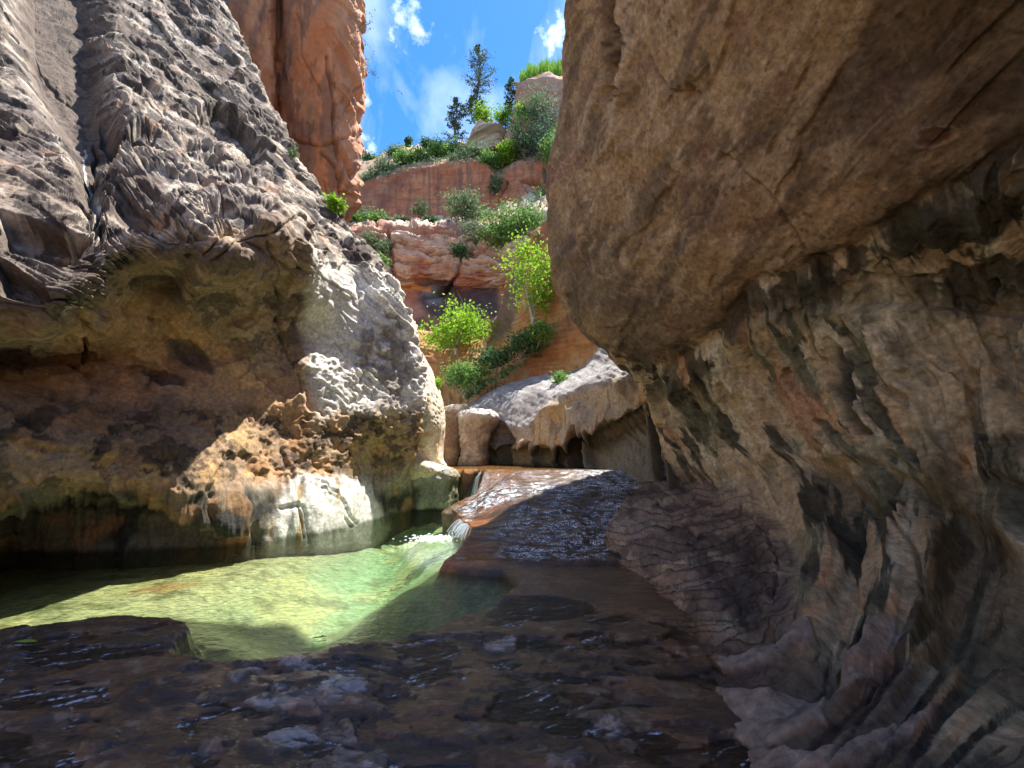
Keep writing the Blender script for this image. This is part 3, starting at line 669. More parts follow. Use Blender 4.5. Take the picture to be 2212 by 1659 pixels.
    # orange sandstone wall behind it
    rows = [
        [(700, 712, 30), (930, 716, 29.5), (1000, 716, 29.3), (1052, 706, 28.6), (1084, 620, 27.8), (1128, 545, 26.5), (1172, 480, 25), (1300, 420, 22), (1500, 400, 18)],
        [(700, 718, 29), (930, 722, 29), (1000, 724, 28.8), (1054, 718, 28), (1090, 665, 26.2), (1130, 610, 25.2), (1200, 560, 23), (1300, 560, 20), (1500, 560, 17)],
        [(700, 738, 28), (930, 742, 28), (1000, 746, 27.5), (1056, 748, 27), (1106, 735, 25), (1160, 700, 23.5), (1225, 660, 22), (1310, 680, 20), (1500, 700, 17)],
        [(700, 780, 27), (930, 785, 27), (1000, 790, 26.5), (1050, 800, 25.5), (1110, 790, 24.5), (1170, 755, 23), (1235, 720, 21.5), (1310, 740, 20), (1500, 760, 17)],
        [(700, 830, 26.6), (930, 835, 26.6), (1000, 838, 26), (1050, 835, 25), (1110, 820, 24.2), (1170, 795, 23), (1240, 775, 21.6), (1310, 780, 20), (1500, 800, 17)],
        [(700, 880, 26.5), (930, 885, 25.5), (1000, 885, 25), (1050, 875, 24.3), (1110, 860, 23.3), (1170, 840, 22), (1240, 820, 21), (1310, 820, 19.5), (1500, 850, 17)]]
    def style(G, x, y):
        P = G
        b, _ = beds(P, (0.15, 0.1, 1), 2.2, 0.8, 0.08, 4)
        d = 0.16 * b + 0.4 * fbm(P * 0.35, 3) + 0.06 * fbm(P * 2.5, 3)
        fl = fbm(np.stack([x / 8, y / 60, x * 0], -1), 3)
        low = sst(800, 830, y + (x - 1050) * 0.12)
        d = d + low * 0.25 * fl
        d -= 0.9 * line(x, y, [(1095, 570), (1078, 640), (1058, 700), (1040, 760)], 7)
        k = fbm(P * 0.5 + 4, 4)
        c = np.zeros(G.shape) + np.array([0.50, 0.26, 0.10])
        c = mix3(c, (0.42, 0.17, 0.08), sst(-0.1, 0.3, k) * 0.8)
        c = mix3(c, (0.52, 0.34, 0.18), sst(0.1, 0.4, fbm(P * 0.9 + 14, 3)) * 0.6)
        c = mix3(c, (0.12, 0.08, 0.06), sst(0.08, 0.3, fbm(np.stack([x / 24, y / 90, x * 0], -1) + 9, 4)) * sst(740, 690, y) * 0.85)
        c = mix3(c, (0.26, 0.12, 0.06), sst(0.05, 0.10, fbm(np.stack([P[..., 0] * 0.35, P[..., 1] * 0.35, P[..., 2] * 5.0 + 1.5 * P[..., 0] * 0.2], -1) + 77, 4, 0.6)) * 0.55)
        c = mix3(c, (0.16, 0.12, 0.11), area(x, y, [(1060, 690), (1085, 640), (1120, 560), (1140, 600), (1110, 690), (1080, 740), (1040, 750)], 8) * 0.8)
        c *= (1 + 0.22 * b + 0.15 * fbm(P * 3, 3))[..., None]
        return d, c
    simple_patch('orange_alcove_terrain', rows, M_RED, 2.2, style, toward=(0, 3, 6), kind='structure', label='orange sandstone alcove with dark streaks behind the grey slickrock')

def build_red_wall():
    rows = []
    # vertical red cliff standing behind the leaning wall: rows by height, columns left to right, last ones turn the corner
    prof = [(-700, 758, 15.5), (-350, 766, 17.5), (-100, 768, 19.4), (60, 774, 20.2), (150, 781, 20.8), (200, 777, 21.2), (260, 768, 21.6), (330, 768, 22.0), (400, 768, 22.4), (440, 750, 22.8), (478, 735, 23.3), (540, 742, 23.8), (640, 760, 24.5)]
    for (y, xr, Y) in prof:
        row = [(200, y, Y * 0.80), (330, y, Y * 0.86), (430, y, Y * 0.89), (520, y, Y * 0.91), (585, y, Y * 0.935), (600, y, Y * 1.0), (622, y, Y * 0.965), (680, y, Y * 0.95), (730, y, Y * 0.965), (xr - 12, y, Y * 0.985)]
        pts = [at(*p) for p in row]
        e = at(xr, y, Y * 1.02)
        pts += [e, e + np.array([-0.8, 2.4, 0]), e + np.array([-5, 6, 0])]
        rows.append(pts)
    G = lattice(rows, 2.3, 70)
    x, y = proj(G); n = normals(G, (0, 3, 5)); P = G
    wx = x + 7 * fbm(P * 0.6, 3); wy = y + 7 * fbm(P * 0.6 + 9, 3)
    s = fbm(aniso(P, (0.15, 0.1, 1.0), 0.22, 1.6), 4, 0.55)
    b, _ = beds(P, (0.75, -0.25, 0.55), 1.6, 1.2, 0.10, 4)
    right = sst(690, 750, x)
    d = 0.30 * fbm(P * 0.3, 3) + 0.05 * s + 0.05 * fbm(P * 1.1 + 3, 4) + 0.03 * (sst(-0.02, 0.02, fbm(aniso(P, (0.2, 0.1, 1.0), 0.4, 1.0) + 8, 4)) - 0.5) * 2 + right * 0.22 * np.sign(b) * np.minimum(np.abs(b) * 3, 1) + 0.05 * b + 0.04 * fbm(P * 2.2, 3)
    for pts, w, dep in [([(705, 120), (715, 210), (722, 300), (735, 400)], 4, 0.25), ([(640, 30), (650, 120), (690, 200)], 3, 0.12), ([(620, 300), (690, 318), (760, 290)], 3, 0.2), ([(690, 330), (722, 360), (740, 420)], 3, 0.2), ([(700, 390), (712, 440)], 2.5, 0.15)]:
        d -= dep * line(wx, wy, pts, w + 1.5)
    k = fbm(P * 0.35 + 4, 4); k3 = fbm(P * 1.8, 4)
    c = np.zeros(G.shape) + np.array([0.56, 0.20, 0.085])
    c = mix3(c, (0.40, 0.17, 0.095), sst(-0.1, 0.3, k) * 0.8)
    c = mix3(c, (0.58, 0.30, 0.17), sst(0.0, 0.35, s) * 0.5)
    c = mix3(c, (0.20, 0.12, 0.09), sst(0.1, 0.35, fbm(aniso(P, (0.2, 0, 1), 0.12, 0.9) + 5, 3)) * 0.6)
    c = mix3(c, (0.46, 0.27, 0.18), right * 0.45)
    c = mix3(c, (0.30, 0.19, 0.14), sst(60, -60, y) * sst(560, 480, x) * 0.7)
    c = mix3(c, (0.16, 0.09, 0.065), sst(0.05, 0.12, fbm(aniso(P, (0.1, 0, 1), 0.10, 1.1) + 45, 5, 0.6)) * 0.55)
    c = mix3(c, (0.62, 0.30, 0.15), sst(0.06, 0.14, fbm(aniso(P, (0.1, 0, 1), 0.2, 0.7) + 145, 4, 0.6)) * 0.5)
    c *= (1 + 0.15 * k3 + 0.15 * b * right)[..., None]
    grid_obj('red_cliff_terrain', G + n * d[..., None], M_RED, c, kind='structure', label='tall red sandstone cliff rising behind the leaning wall under the sky')

def build_back():
    # lower banded cliff
    rows = [
        [(640, 880, 28), (760, 875, 29), (860, 870, 29.5), (960, 868, 29.5), (1060, 860, 29.5), (1160, 840, 29), (1260, 830, 28)],
        [(640, 790, 30), (760, 785, 31), (860, 780, 31.5), (960, 780, 31.5), (1060, 770, 31.5), (1160, 760, 31), (1260, 750, 30)],
        [(640, 700, 31.5), (760, 695, 33), (860, 690, 33.5), (960, 690, 33.5), (1060, 680, 33), (1160, 670, 32), (1260, 650, 31)],
        [(640, 650, 32), (760, 640, 34), (860, 628, 34.8), (960, 632, 35), (1060, 630, 34), (1160, 620, 33), (1260, 600, 32)],
        [(640, 600, 32), (760, 590, 33.4), (860, 585, 34), (960, 590, 34), (1060, 585, 33.2), (1160, 570, 32.5), (1260, 560, 32)],
        [(640, 540, 32.5), (760, 535, 34), (860, 525, 34.4), (960, 530, 34.4), (1060, 525, 33.8), (1160, 515, 33), (1260, 500, 32.5)],
        [(640, 500, 33), (760, 492, 34.5), (860, 490, 35), (960, 490, 35.3), (1040, 505, 35), (1140, 500, 34), (1260, 470, 33.5)],
        [(640, 486, 36), (760, 480, 37), (860, 482, 38), (960, 482, 38.5), (1040, 470, 38), (1140, 440, 37.5), (1260, 420, 37)],
        [(640, 470, 42), (760, 470, 42.5), (860, 474, 43), (960, 474, 43), (1040, 460, 42.5), (1140, 425, 42), (1260, 400, 41)]]
    def style(G, x, y):
        P = G
        b, _ = beds(P, (0.05, 0.05, 1), 1.9, 1.0, 0.07, 5)
        b2, _ = beds(P + 8, (-0.12, 0.05, 1), 0.8, 1.0, 0.10, 3)
        b3, _ = beds(P + 3, (0.08, 0.05, 1), 4.6, 0.7, 0.06, 4)
        strata = sst(650, 600, y)
        d = strata * (0.22 * np.sign(b) * np.minimum(np.abs(b) * 5, 1) ** 0.8 + 0.18 * np.sign(b3) * np.minimum(np.abs(b3) * 5, 1) + 0.2 * b2) + 0.3 * fbm(P * 0.3, 3) + 0.06 * fbm(P * 2, 3)
        for pts, w, dep in [([(838, 500), (845, 560), (850, 600), (830, 625)], 6, 0.9), ([(998, 560), (985, 600), (960, 632), (920, 640)], 5, 0.8), ([(1040, 500), (1010, 560)], 5, 0.6)]:
            d = d - dep * line(x + 5 * fbm(P, 2), y, pts, w + 2)
        k = fbm(P * 0.35 + 2, 4)
        c = np.zeros(G.shape) + np.array([0.42, 0.235, 0.15])
        c = mix3(c, (0.60, 0.50, 0.40), sst(-0.12, 0.12, b + 0.5 * b3) * strata * 0.85)
        c = mix3(c, (0.36, 0.13, 0.075), sst(0.0, 0.3, k) * 0.7)
        blk = area(x + 10 * fbm(P * 0.6, 3), y + 8 * fbm(P * 0.6 + 5, 3), [(900, 612), (950, 606), (1000, 622), (1075, 615), (1080, 690), (1030, 705), (935, 690), (905, 650)], 12)
        c = mix3(c, (0.06, 0.055, 0.065), blk * 0.92)
        c = mix3(c, (0.24, 0.29, 0.36), area(x, y, [(905, 620), (940, 618), (955, 655), (925, 655)], 9) * 0.6)
        c = mix3(c, (0.55, 0.25, 0.07), area(x, y + 5 * fbm(P, 3), [(850, 612), (930, 620), (930, 630), (850, 624)], 4) * 0.9)
        c = mix3(c, (0.16, 0.10, 0.07), sst(660, 700, y) * sst(790, 760, y) * sst(-0.1, 0.2, fbm(P * 0.5 + 9, 4)) * 0.75)
        c = mix3(c, (0.48, 0.25, 0.11), sst(750, 790, y) * 0.7)
        c *= (1 + 0.15 * fbm(P * 2, 3))[..., None]
        return d, c
    simple_patch('banded_cliff_terrain', rows, M_FAR, 1.8, style, toward=(0, 3, 10), kind='structure', label='banded pale and red cliff with a black water stain')
    # upper red cliff
    rows = [
        [(600, 520, 42), (700, 515, 43), (760, 510, 43), (860, 505, 43.5), (960, 500, 44), (1040, 500, 44), (1100, 490, 43), (1160, 470, 42), (1260, 450, 41)],
        [(600, 470, 42), (700, 470, 43), (760, 468, 43.5), (860, 470, 44.2), (960, 474, 44.5), (1040, 465, 44.5), (1100, 455, 43.5), (1160, 440, 42.5), (1260, 420, 41)],
        [(600, 455, 42.5), (700, 450, 43.5), (760, 446, 44), (860, 435, 44.8), (960, 430, 45), (1040, 425, 45), (1100, 425, 44), (1160, 410, 43), (1260, 390, 42)],
        [(600, 435, 43), (700, 432, 44), (760, 425, 44.4), (860, 395, 45), (960, 380, 45.2), (1040, 378, 45.2), (1095, 400, 44.6), (1160, 375, 43.6), (1260, 350, 42.5)],
        [(600, 420, 43.6), (700, 418, 44.5), (760, 405, 44.8), (860, 370, 45.2), (960, 352, 45.4), (1040, 346, 45.4), (1075, 378, 45), (1125, 352, 44.4), (1260, 330, 43)],
        [(600, 400, 47), (700, 405, 47), (775, 385, 47.5), (860, 352, 48), (960, 342, 48.5), (1040, 338, 48.5), (1080, 352, 48), (1130, 335, 47), (1260, 300, 46)],
        [(600, 370, 54), (700, 380, 55), (785, 355, 56), (860, 330, 57), (945, 328, 57), (1030, 322, 56), (1080, 330, 55), (1130, 310, 53), (1260, 260, 52)],
        [(600, 350, 66), (700, 350, 67), (785, 348, 68), (860, 318, 68), (945, 316, 67), (1030, 312, 66), (1080, 305, 64), (1130, 270, 60), (1260, 230, 58)]]
    def style(G, x, y):
        P = G
        b, _ = beds(P, (0.1, 0.05, 1), 1.1, 1.4, 0.10, 4)
        v = fbm(np.stack([x / 12, y / 90, x * 0], -1), 3)
        d = 0.20 * b + 0.35 * fbm(P * 0.25, 3) + 0.10 * fbm(P * 1.6, 3)
        d = d - 1.2 * area(x, y, [(1125, 390), (1165, 388), (1175, 420), (1150, 425)], 5) - 0.6 * line(x, y, [(1095, 395), (1075, 440), (1060, 475)], 5)
        c = np.zeros(G.shape) + np.array([0.45, 0.17, 0.085])
        c = mix3(c, (0.27, 0.11, 0.075), area(x + 8 * fbm(P * .4, 3), y, [(755, 455), (770, 410), (880, 372), (930, 362), (880, 400), (830, 450), (790, 460)], 10) * 0.8)
        c = mix3(c, (0.50, 0.24, 0.12), sst(0, 0.3, fbm(P * 0.3 + 5, 3)) * 0.6)
        for lx, w in ((947, 5), (995, 7), (928, 3), (1010, 4)):
            c = mix3(c, (0.24, 0.125, 0.085), sst(w, w * 0.4, np.abs(x - lx + 2 * v)) * sst(480, 460, y) * sst(355, 370, y) * 0.8)
        c = mix3(c, (0.05, 0.045, 0.05), area(x, y + 4 * v, [(1125, 392), (1165, 390), (1180, 418), (1145, 425)], 5) * 0.85)
        c = mix3(c, (0.26, 0.11, 0.07), sst(0.06, 0.12, fbm(np.stack([P[..., 0] * 0.25, P[..., 1] * 0.25, P[..., 2] * 2.6], -1) + 57, 4, 0.6)) * 0.5)
        c = mix3(c, (0.20, 0.10, 0.075), sst(0.08, 0.14, fbm(np.stack([x / 11, y / 80, x * 0], -1) + 9, 4, 0.6)) * 0.5)
        top = sst(5, -8, y - np.interp(x, [600, 760, 860, 960, 1040, 1075, 1125, 1260], [420, 405, 370, 352, 346, 378, 352, 330]))
        c = mix3(c, (0.34, 0.24, 0.15), top * 0.8)
        c *= (1 + 0.18 * b + 0.15 * fbm(P * 1.5, 3))[..., None]
        return d, c
    simple_patch('upper_cliff_terrain', rows, M_FAR, 1.8, style, toward=(0, 3, 12), kind='structure', label='high red cliff with dark vertical streaks under a shrubby bench')
    # far domes on the skyline
    rows = [
        [(700, 345, 70), (775, 345, 72), (800, 350, 73), (835, 352, 73), (850, 345, 72), (875, 340, 70), (905, 335, 69), (935, 335, 68), (960, 330, 67), (1010, 325, 66)],
        [(700, 322, 72), (775, 328, 74), (800, 345, 75), (830, 350, 76), (850, 336, 73), (872, 327, 72), (905, 322, 71), (935, 322, 70), (960, 322, 69), (1010, 315, 68)],
        [(700, 300, 73), (775, 312, 75), (795, 336, 76), (828, 348, 78), (848, 328, 74), (870, 319, 73), (905, 317, 72), (930, 315, 71), (960, 317, 71), (1010, 308, 70)],
        [(700, 300, 80), (775, 318, 82), (795, 342, 84), (828, 352, 86), (848, 335, 82), (870, 324, 80), (905, 323, 80), (930, 322, 80), (960, 324, 80), (1010, 315, 78)]]
    def style(G, x, y):
        P = G
        b, _ = beds(P, (0.15, 0, 1), 1.3, 1.0, 0.08, 3)
        d = 0.45 * np.sign(b) * np.minimum(np.abs(b) * 4, 1) + 0.5 * fbm(P * 0.3, 3)
        c = mix3(np.zeros(G.shape) + np.array([0.33, 0.17, 0.11]), (0.5, 0.36, 0.26), sst(-0.1, 0.25, b) * 0.8)
        return d, c
    simple_patch('skyline_domes_terrain', rows, M_FAR, 1.8, style, toward=(0, 3, 12), kind='structure', label='layered rock domes on the skyline')
    # butte on the right of the gap with a flat grassy top
    rows = [
        [(1060, 470, 44), (1085, 465, 43), (1110, 460, 42.5), (1150, 455, 42), (1200, 450, 41.5), (1300, 445, 41)],
        [(1068, 390, 48), (1088, 385, 47), (1110, 380, 46.5), (1150, 375, 46), (1200, 370, 45), (1300, 365, 44)],
        [(1085, 320, 50), (1092, 315, 49), (1105, 310, 48.5), (1150, 300, 48), (1200, 295, 47), (1300, 290, 46)],
        [(1105, 260, 52), (1108, 255, 51), (1113, 250, 50), (1150, 240, 49), (1200, 235, 48), (1300, 230, 47)],
        [(1113, 205, 53), (1115, 200, 52), (1119, 196, 51), (1150, 190, 50), (1200, 190, 49), (1300, 190, 48)],
        [(1117, 182, 54), (1119, 180, 53), (1124, 176, 52), (1165, 160, 51), (1205, 164, 50), (1300, 168, 49)],
        [(1125, 178, 62), (1130, 175, 61), (1140, 172, 61), (1165, 160, 60), (1205, 163, 60), (1300, 166, 60)]]
    def style(G, x, y):
        P = G
        b, _ = beds(P, (0.2, 0, 1), 1.0, 1.2, 0.12, 4)
        d = 0.4 * b + 0.6 * fbm(P * 0.3, 3) + 0.15 * fbm(P * 1.5, 3)
        c = mix3(np.zeros(G.shape) + np.array([0.42, 0.20, 0.12]), (0.45, 0.30, 0.24), sst(-0.1, 0.25, b) * 0.8)
        c = mix3(c, (0.5, 0.28, 0.10), sst(0.1, 0.3, fbm(P * 0.25 + 3, 3)) * 0.7)
        return d, c
    simple_patch('butte_terrain', rows, M_FAR, 1.8, style, toward=(0, 3, 12), kind='structure', label='reddish butte with a grassy top beside the overhanging wall')

def build_rear():  # unseen wall added to cut the blue sky and bounce warm light
    rows = []
    for z, k in [(-0.6, 0.80), (0.4, 0.9), (2.0, 1.12), (4.0, 1.15), (6.5, 1.05), (8.0, 1.1), (9.0, 1.3)]:
        rows.append([W(x * k, y * k, z) for x, y in [(-9.8, 3.0), (-9.5, -1), (-8, -5), (-4, -8.5), (0, -10), (4, -9), (6.5, -5), (7, -1)]])
    G = lattice(rows, 9, 24)
    P = G; n = normals(G, (0, 0, 3))
    d = 0.5 * fbm(P * 0.4, 4) + 0.1 * fbm(P * 1.6, 4)
    c = mix3(np.zeros(G.shape) + np.array([0.50, 0.36, 0.25]), (0.32, 0.22, 0.15), sst(-0.1, 0.3, fbm(P * 0.7 + 3, 4)))
    grid_obj('added_rear_wall_terrain', P + n * d[..., None], M_ROCK, c, kind='structure', label='unseen rock wall added behind the viewpoint for warm bounce and shade')
# ------------------------------------------------------------------ stream bed and water
PUDDLE = 0.066
_rim = [(-500, 1400, .12), (0, 1363, .12), (130, 1340, .12), (280, 1325, .12), (370, 1328, .12), (412, 1342, .12), (414, 1362, .11), (388, 1385, .10), (372, 1410, .09), (400, 1428, .085), (470, 1440, .08), (560, 1439, .08), (650, 1428, .08), (760, 1405, .08), (850, 1381, .075), (950, 1351, .07), (1030, 1321, .06), (1085, 1292, .05), (1125, 1262, .04), (1080, 1243, .02), (1010, 1238, .02), (952, 1230, .02)]
POOL = [tuple(onz(*p)[:2]) for p in _rim]
LEDGE_L = [(-0.97, 6.05), (-0.86, 6.6), (-0.72, 7.5), (-0.78, 8.4), (-1.0, 8.9), (-1.12, 9.4), (-1.42, 10.0), (-1.45, 10.5), (-1.25, 11.1), (-1.0, 11.7), (-0.88, 12.4), (-0.8, 13.3), (-1.0, 14.2)]
POOL = POOL + LEDGE_L[1:] + [(-1.9, 14.3), (-2.2, 13.2), (-12, 14.3), (-14, 4.0)]
def bed_height(X, Y):
    P = np.stack([X, Y, X * 0], -1)
    wv = 0.10 * fbm(P * 1.2, 3)
    f = 0.035 * fbm(P * 4 + 9, 3)
    s = sd(X + f, Y + f, POOL)                       # >0 inside the pool
    # slab
    slab = 0.075 + 0.03 * fbm(P * 0.8, 3) + 0.012 * fbm(P * 4, 4)
    left = sst(-0.7, -1.4, X)
    slab = slab + 0.05 * left
    st = fbm(P * np.array([1.1, 2.6, 1]) + 0.4 * fbm(P * 1.5, 3)[..., None], 4)
    slab = slab + 0.022 * (sst(-0.03, 0.03, st) - 0.5) * sst(4.6, 3.9, Y)
    st2 = fbm(P * np.array([2.2, 4.6, 1]) + 33, 4)
    slab = slab + 0.012 * (sst(-0.03, 0.03, st2) - 0.5) * sst(4.2, 3.6, Y) + 0.006 * fbm(P * 13, 4, 0.65)
    slab = slab + 0.016 * plates_mask(X, Y)
    # ramp of the cascade
    rp = np.clip(0.10 + 0.172 * (Y - 6.2 + wv * 2), 0, None)
    q = rp / 0.085 + 0.9 * fbm(P * np.array([0.9, 0.6, 1]) + 3, 3)
    rp = 0.085 * (np.floor(q) + sst(0.35, 1.0, q - np.floor(q))) * 0.38 + rp * 0.62
    rp = rp + 0.022 * (sst(-0.03, 0.03, fbm(P * np.array([1.4, 3.4, 1]) + 20, 4)) - 0.5) + 0.02 * fbm(P * 5, 4)
    rp = np.minimum(rp, 1.13 + 0.01 * fbm(P * 2, 3))
    edge = np.interp(Y, [p[1] for p in LEDGE_L], [p[0] for p in LEDGE_L])
    dx = X - edge
    drop = sst(1.3, 0.0, dx) * sst(7.0, 9.0, Y) * sst(13.2, 11.6, Y)
    rp = rp * (1 - 0.5 * drop)
    front = 6.05 + 0.35 * sst(-0.5, 1.6, X) + 0.25 * fbm(P * np.array([1.3, 0, 0]) + 2, 3)
    inledge = sst(front - 0.05, front + 0.35 + 0.4 * sst(-0.5, 0.6, X), Y)
    z = lerp(slab, rp, inledge)
    z = np.where(Y > 6.3, np.maximum(z, rp), z)
    # shallow pothole in the slab
    e = np.sqrt(((X - 0.2) / 0.62) ** 2 + ((Y - 4.62) / 0.36) ** 2)
    z = z - 0.10 * sst(1.05, 0.8, e)
    # pool basin
    depth = 0.16 * sst(0.0, 0.16, s) + 0.75 * sst(0.1, 1.7, s)
    sand = sst(-2.2, -4.6, X) * sst(4.0, 5.0, Y)
    depth = depth * (1 - 0.72 * sand) + 0.08 * fbm(P * 0.9 + 6, 3) * sst(0.2, 1.2, s)
    z = np.where(s > -0.02, lerp(z, -0.02 - depth, sst(-0.03, 0.05, s)), z)
    return z, s, inledge, dx, st, e, drop
PLATES = [[(530, 1528), (600, 1495), (665, 1510), (690, 1480), (740, 1505), (700, 1532), (620, 1548), (560, 1548)], [(700, 1490), (760, 1458), (818, 1475), (790, 1502), (740, 1500)], [(515, 1628), (600, 1590), (680, 1573), (702, 1600), (630, 1620), (560, 1642)],
          [(680, 1540), (760, 1500), (842, 1530), (780, 1560), (762, 1602), (700, 1590)], [(650, 1665), (720, 1610), (830, 1630), (885, 1700), (700, 1710)], [(598, 1446), (660, 1432), (682, 1450), (630, 1466)], [(408, 1642), (480, 1603), (505, 1615), (430, 1652)], [(1040, 1382), (1118, 1374), (1112, 1400), (1060, 1404)], [(480, 1480), (540, 1455), (560, 1462), (500, 1490)], [(1280, 1560), (1330, 1535), (1370, 1570), (1320, 1590)], [(1180, 1640), (1250, 1620), (1270, 1650), (1200, 1680)]]
PLATES = [[tuple(onz(px, py, 0.09)[:2]) for px, py in pl] for pl in PLATES]
def plates_mask(X, Y):
    P = np.stack([X, Y, X * 0], -1); wx = X + 0.16 * fbm(P * 3.6 + 5, 6, 0.7); wy = Y + 0.09 * fbm(P * 3.6 + 45, 6, 0.7)
    m = np.zeros(X.shape)
    near = (Y > 1.5) & (Y < 5)
    for pl in PLATES:
        m[near] = np.maximum(m[near], area(wx[near], wy[near], pl, 0.010))
    return m * sst(-0.20, -0.12, fbm(P * np.array([2.5, 6, 1]) + 77, 5, 0.65))
def build_bed():
    ny, nx = 820, 1050
    Y = np.concatenate([np.linspace(-6, 1.7, 24)[:-1], 1.7 * (26.0 / 1.7) ** np.linspace(0, 1, ny)])
    a = np.linspace(-1.9, 1.15, nx)
    YY, AA = np.meshgrid(Y, a, indexing='ij')
    XX = AA * (np.maximum(YY, 1.5) + 1.5)
    z, s, inl, dx, st, e, drop = bed_height(XX, YY)
    P = np.stack([XX, YY, z], -1)
    k1 = fbm(P * 0.9, 4); k2 = fbm(P * 3.5 + 9, 4); k3 = fbm(P * 9, 3)
    c = np.zeros(P.shape) + np.array([0.11, 0.052, 0.022])
    c = mix3(c, (0.14, 0.08, 0.055), sst(0.0, 0.4, k1) * 0.7)
    c = mix3(c, (0.04, 0.022, 0.018), sst(0.0, 0.35, k2) * 0.7)
    c *= 0.75
    dry = sst(PUDDLE + 0.004, PUDDLE + 0.010, z - 0.05 * sst(-0.7, -1.4, XX)) * sst(5.0, 4.2, YY)
    c = mix3(c, (0.34, 0.33, 0.33), plates_mask(XX, YY) * (0.75 + 0.25 * sst(-0.2, 0.1, k2)))  # dry raised plates, paled to stand in for sky glare
    c = mix3(c, (0.18, 0.085, 0.036), sst(0.02, 0.07, fbm(P * 1.7 + 91, 6, 0.65)) * 0.6)
    c = mix3(c, (0.012, 0.008, 0.006), sst(0.016, 0.004, np.abs(st)) * sst(4.8, 4.2, YY) * 0.8)
    c = mix3(c, (0.26, 0.20, 0.15), sst(0.16, 0.19, fbm(P * np.array([4.0, 7.0, 1]) + 191, 5, 0.65)) * sst(4.8, 4.2, YY) * 0.5)
    c = mix3(c, (0.02, 0.012, 0.009), sst(0.0, 0.04, fbm(P * np.array([2.0, 5.0, 1]) + 19, 6, 0.65)) * 0.7)
    c = mix3(c, (0.09, 0.085, 0.03), sst(0.9, 0.1, np.sqrt(((XX - 0.05) / 0.6) ** 2 + ((YY - 3.1) / 0.9) ** 2)) * sst(-0.2, 0.2, k2) * 0.6)
    c = mix3(c, (0.26, 0.20, 0.13), sst(1.1, 0.2, np.sqrt(((XX - 1.3) / 1.2) ** 2 + ((YY - 2.6) / 0.7) ** 2)) * sst(0.12, 0.2, fbm(P * 2.2 + 5, 4)) * 0.6)
    c = mix3(c, (0.012, 0.011, 0.011), sst(1.08, 0.92, e) * 0.9)
    lc = mix3(np.zeros(P.shape) + np.array([0.10, 0.05, 0.032]), (0.04, 0.025, 0.02), sst(0.0, 0.3, k2) * 0.8)
    org = sst(1.7, 0.2, dx + 0.5 * k1) * sst(0.3, -0.2, fbm(P * np.array([0.8, 2.6, 1]) + 4, 3))
    lc = mix3(lc, (0.42, 0.15, 0.04), org * 0.85)
    lc = mix3(lc, (0.60, 0.20, 0.05), sst(0.9, 0.1, dx + 0.3 * k2) * sst(7.6, 6.8, YY) * 0.9)  # wet orange edge, brightened in colour as if in sun
    lc = mix3(lc, (0.33, 0.17, 0.06), sst(10, 12.5, YY) * 0.5)
    c = lerp(c, lc, inl[..., None])
    c = mix3(c, (0.010, 0.009, 0.008), sst(12.2, 12.7, YY) * sst(-0.6, -0.85, XX) * sst(1.08, 0.95, z))  # black shade of the slot painted onto its walls
    # pool floor: pale sand with algae
    pc = np.zeros(P.shape) + np.array([0.36, 0.335, 0.19])
    pc = mix3(pc, (0.17, 0.24, 0.13), sst(-0.25, -0.7, z) * 0.8)
    pc = mix3(pc, (0.22, 0.38, 0.22), sst(5.8, 8.5, YY) * sst(-4.0, -2.8, XX) * 0.6)
    pc = mix3(pc, (0.46, 0.40, 0.18), sst(0.0, 0.3, fbm(P * 0.8 + 3, 3)) * 0.55)
    pc = mix3(pc, (0.09, 0.10, 0.04), sst(0.02, 0.25, fbm(P * np.array([1.6, 2.4, 1]) + 23, 5, 0.6)) * 0.65)
    pc = mix3(pc, (0.13, 0.15, 0.07), sst(0.08, 0.32, fbm(P * np.array([0.7, 1.2, 1]) + 13, 4)) * 0.6 * sst(6.6, 4.8, YY))
    pc = mix3(pc, (0.36, 0.17, 0.06), area(XX + 0.3 * k1, YY + 0.2 * k2, [tuple(onz(*p, 0)[:2]) for p in [(290, 1238), (330, 1222), (440, 1214), (430, 1222), (360, 1240)]], 0.15) * 0.7)
    pc *= (1 + 0.25 * fbm(P * np.array([3, 8, 1]) + 2, 3))[..., None]
    c = lerp(c, pc, sst(0.02, 0.10, s)[..., None])
    c *= (1 + 0.35 * k3 + 0.4 * fbm(P * np.array([26, 34, 26]), 2))[..., None]
    grid_obj('riverbed_ground', P, M_WET, c, kind='structure', label='dark wet bedrock floor and stepped cascade around the green pool')

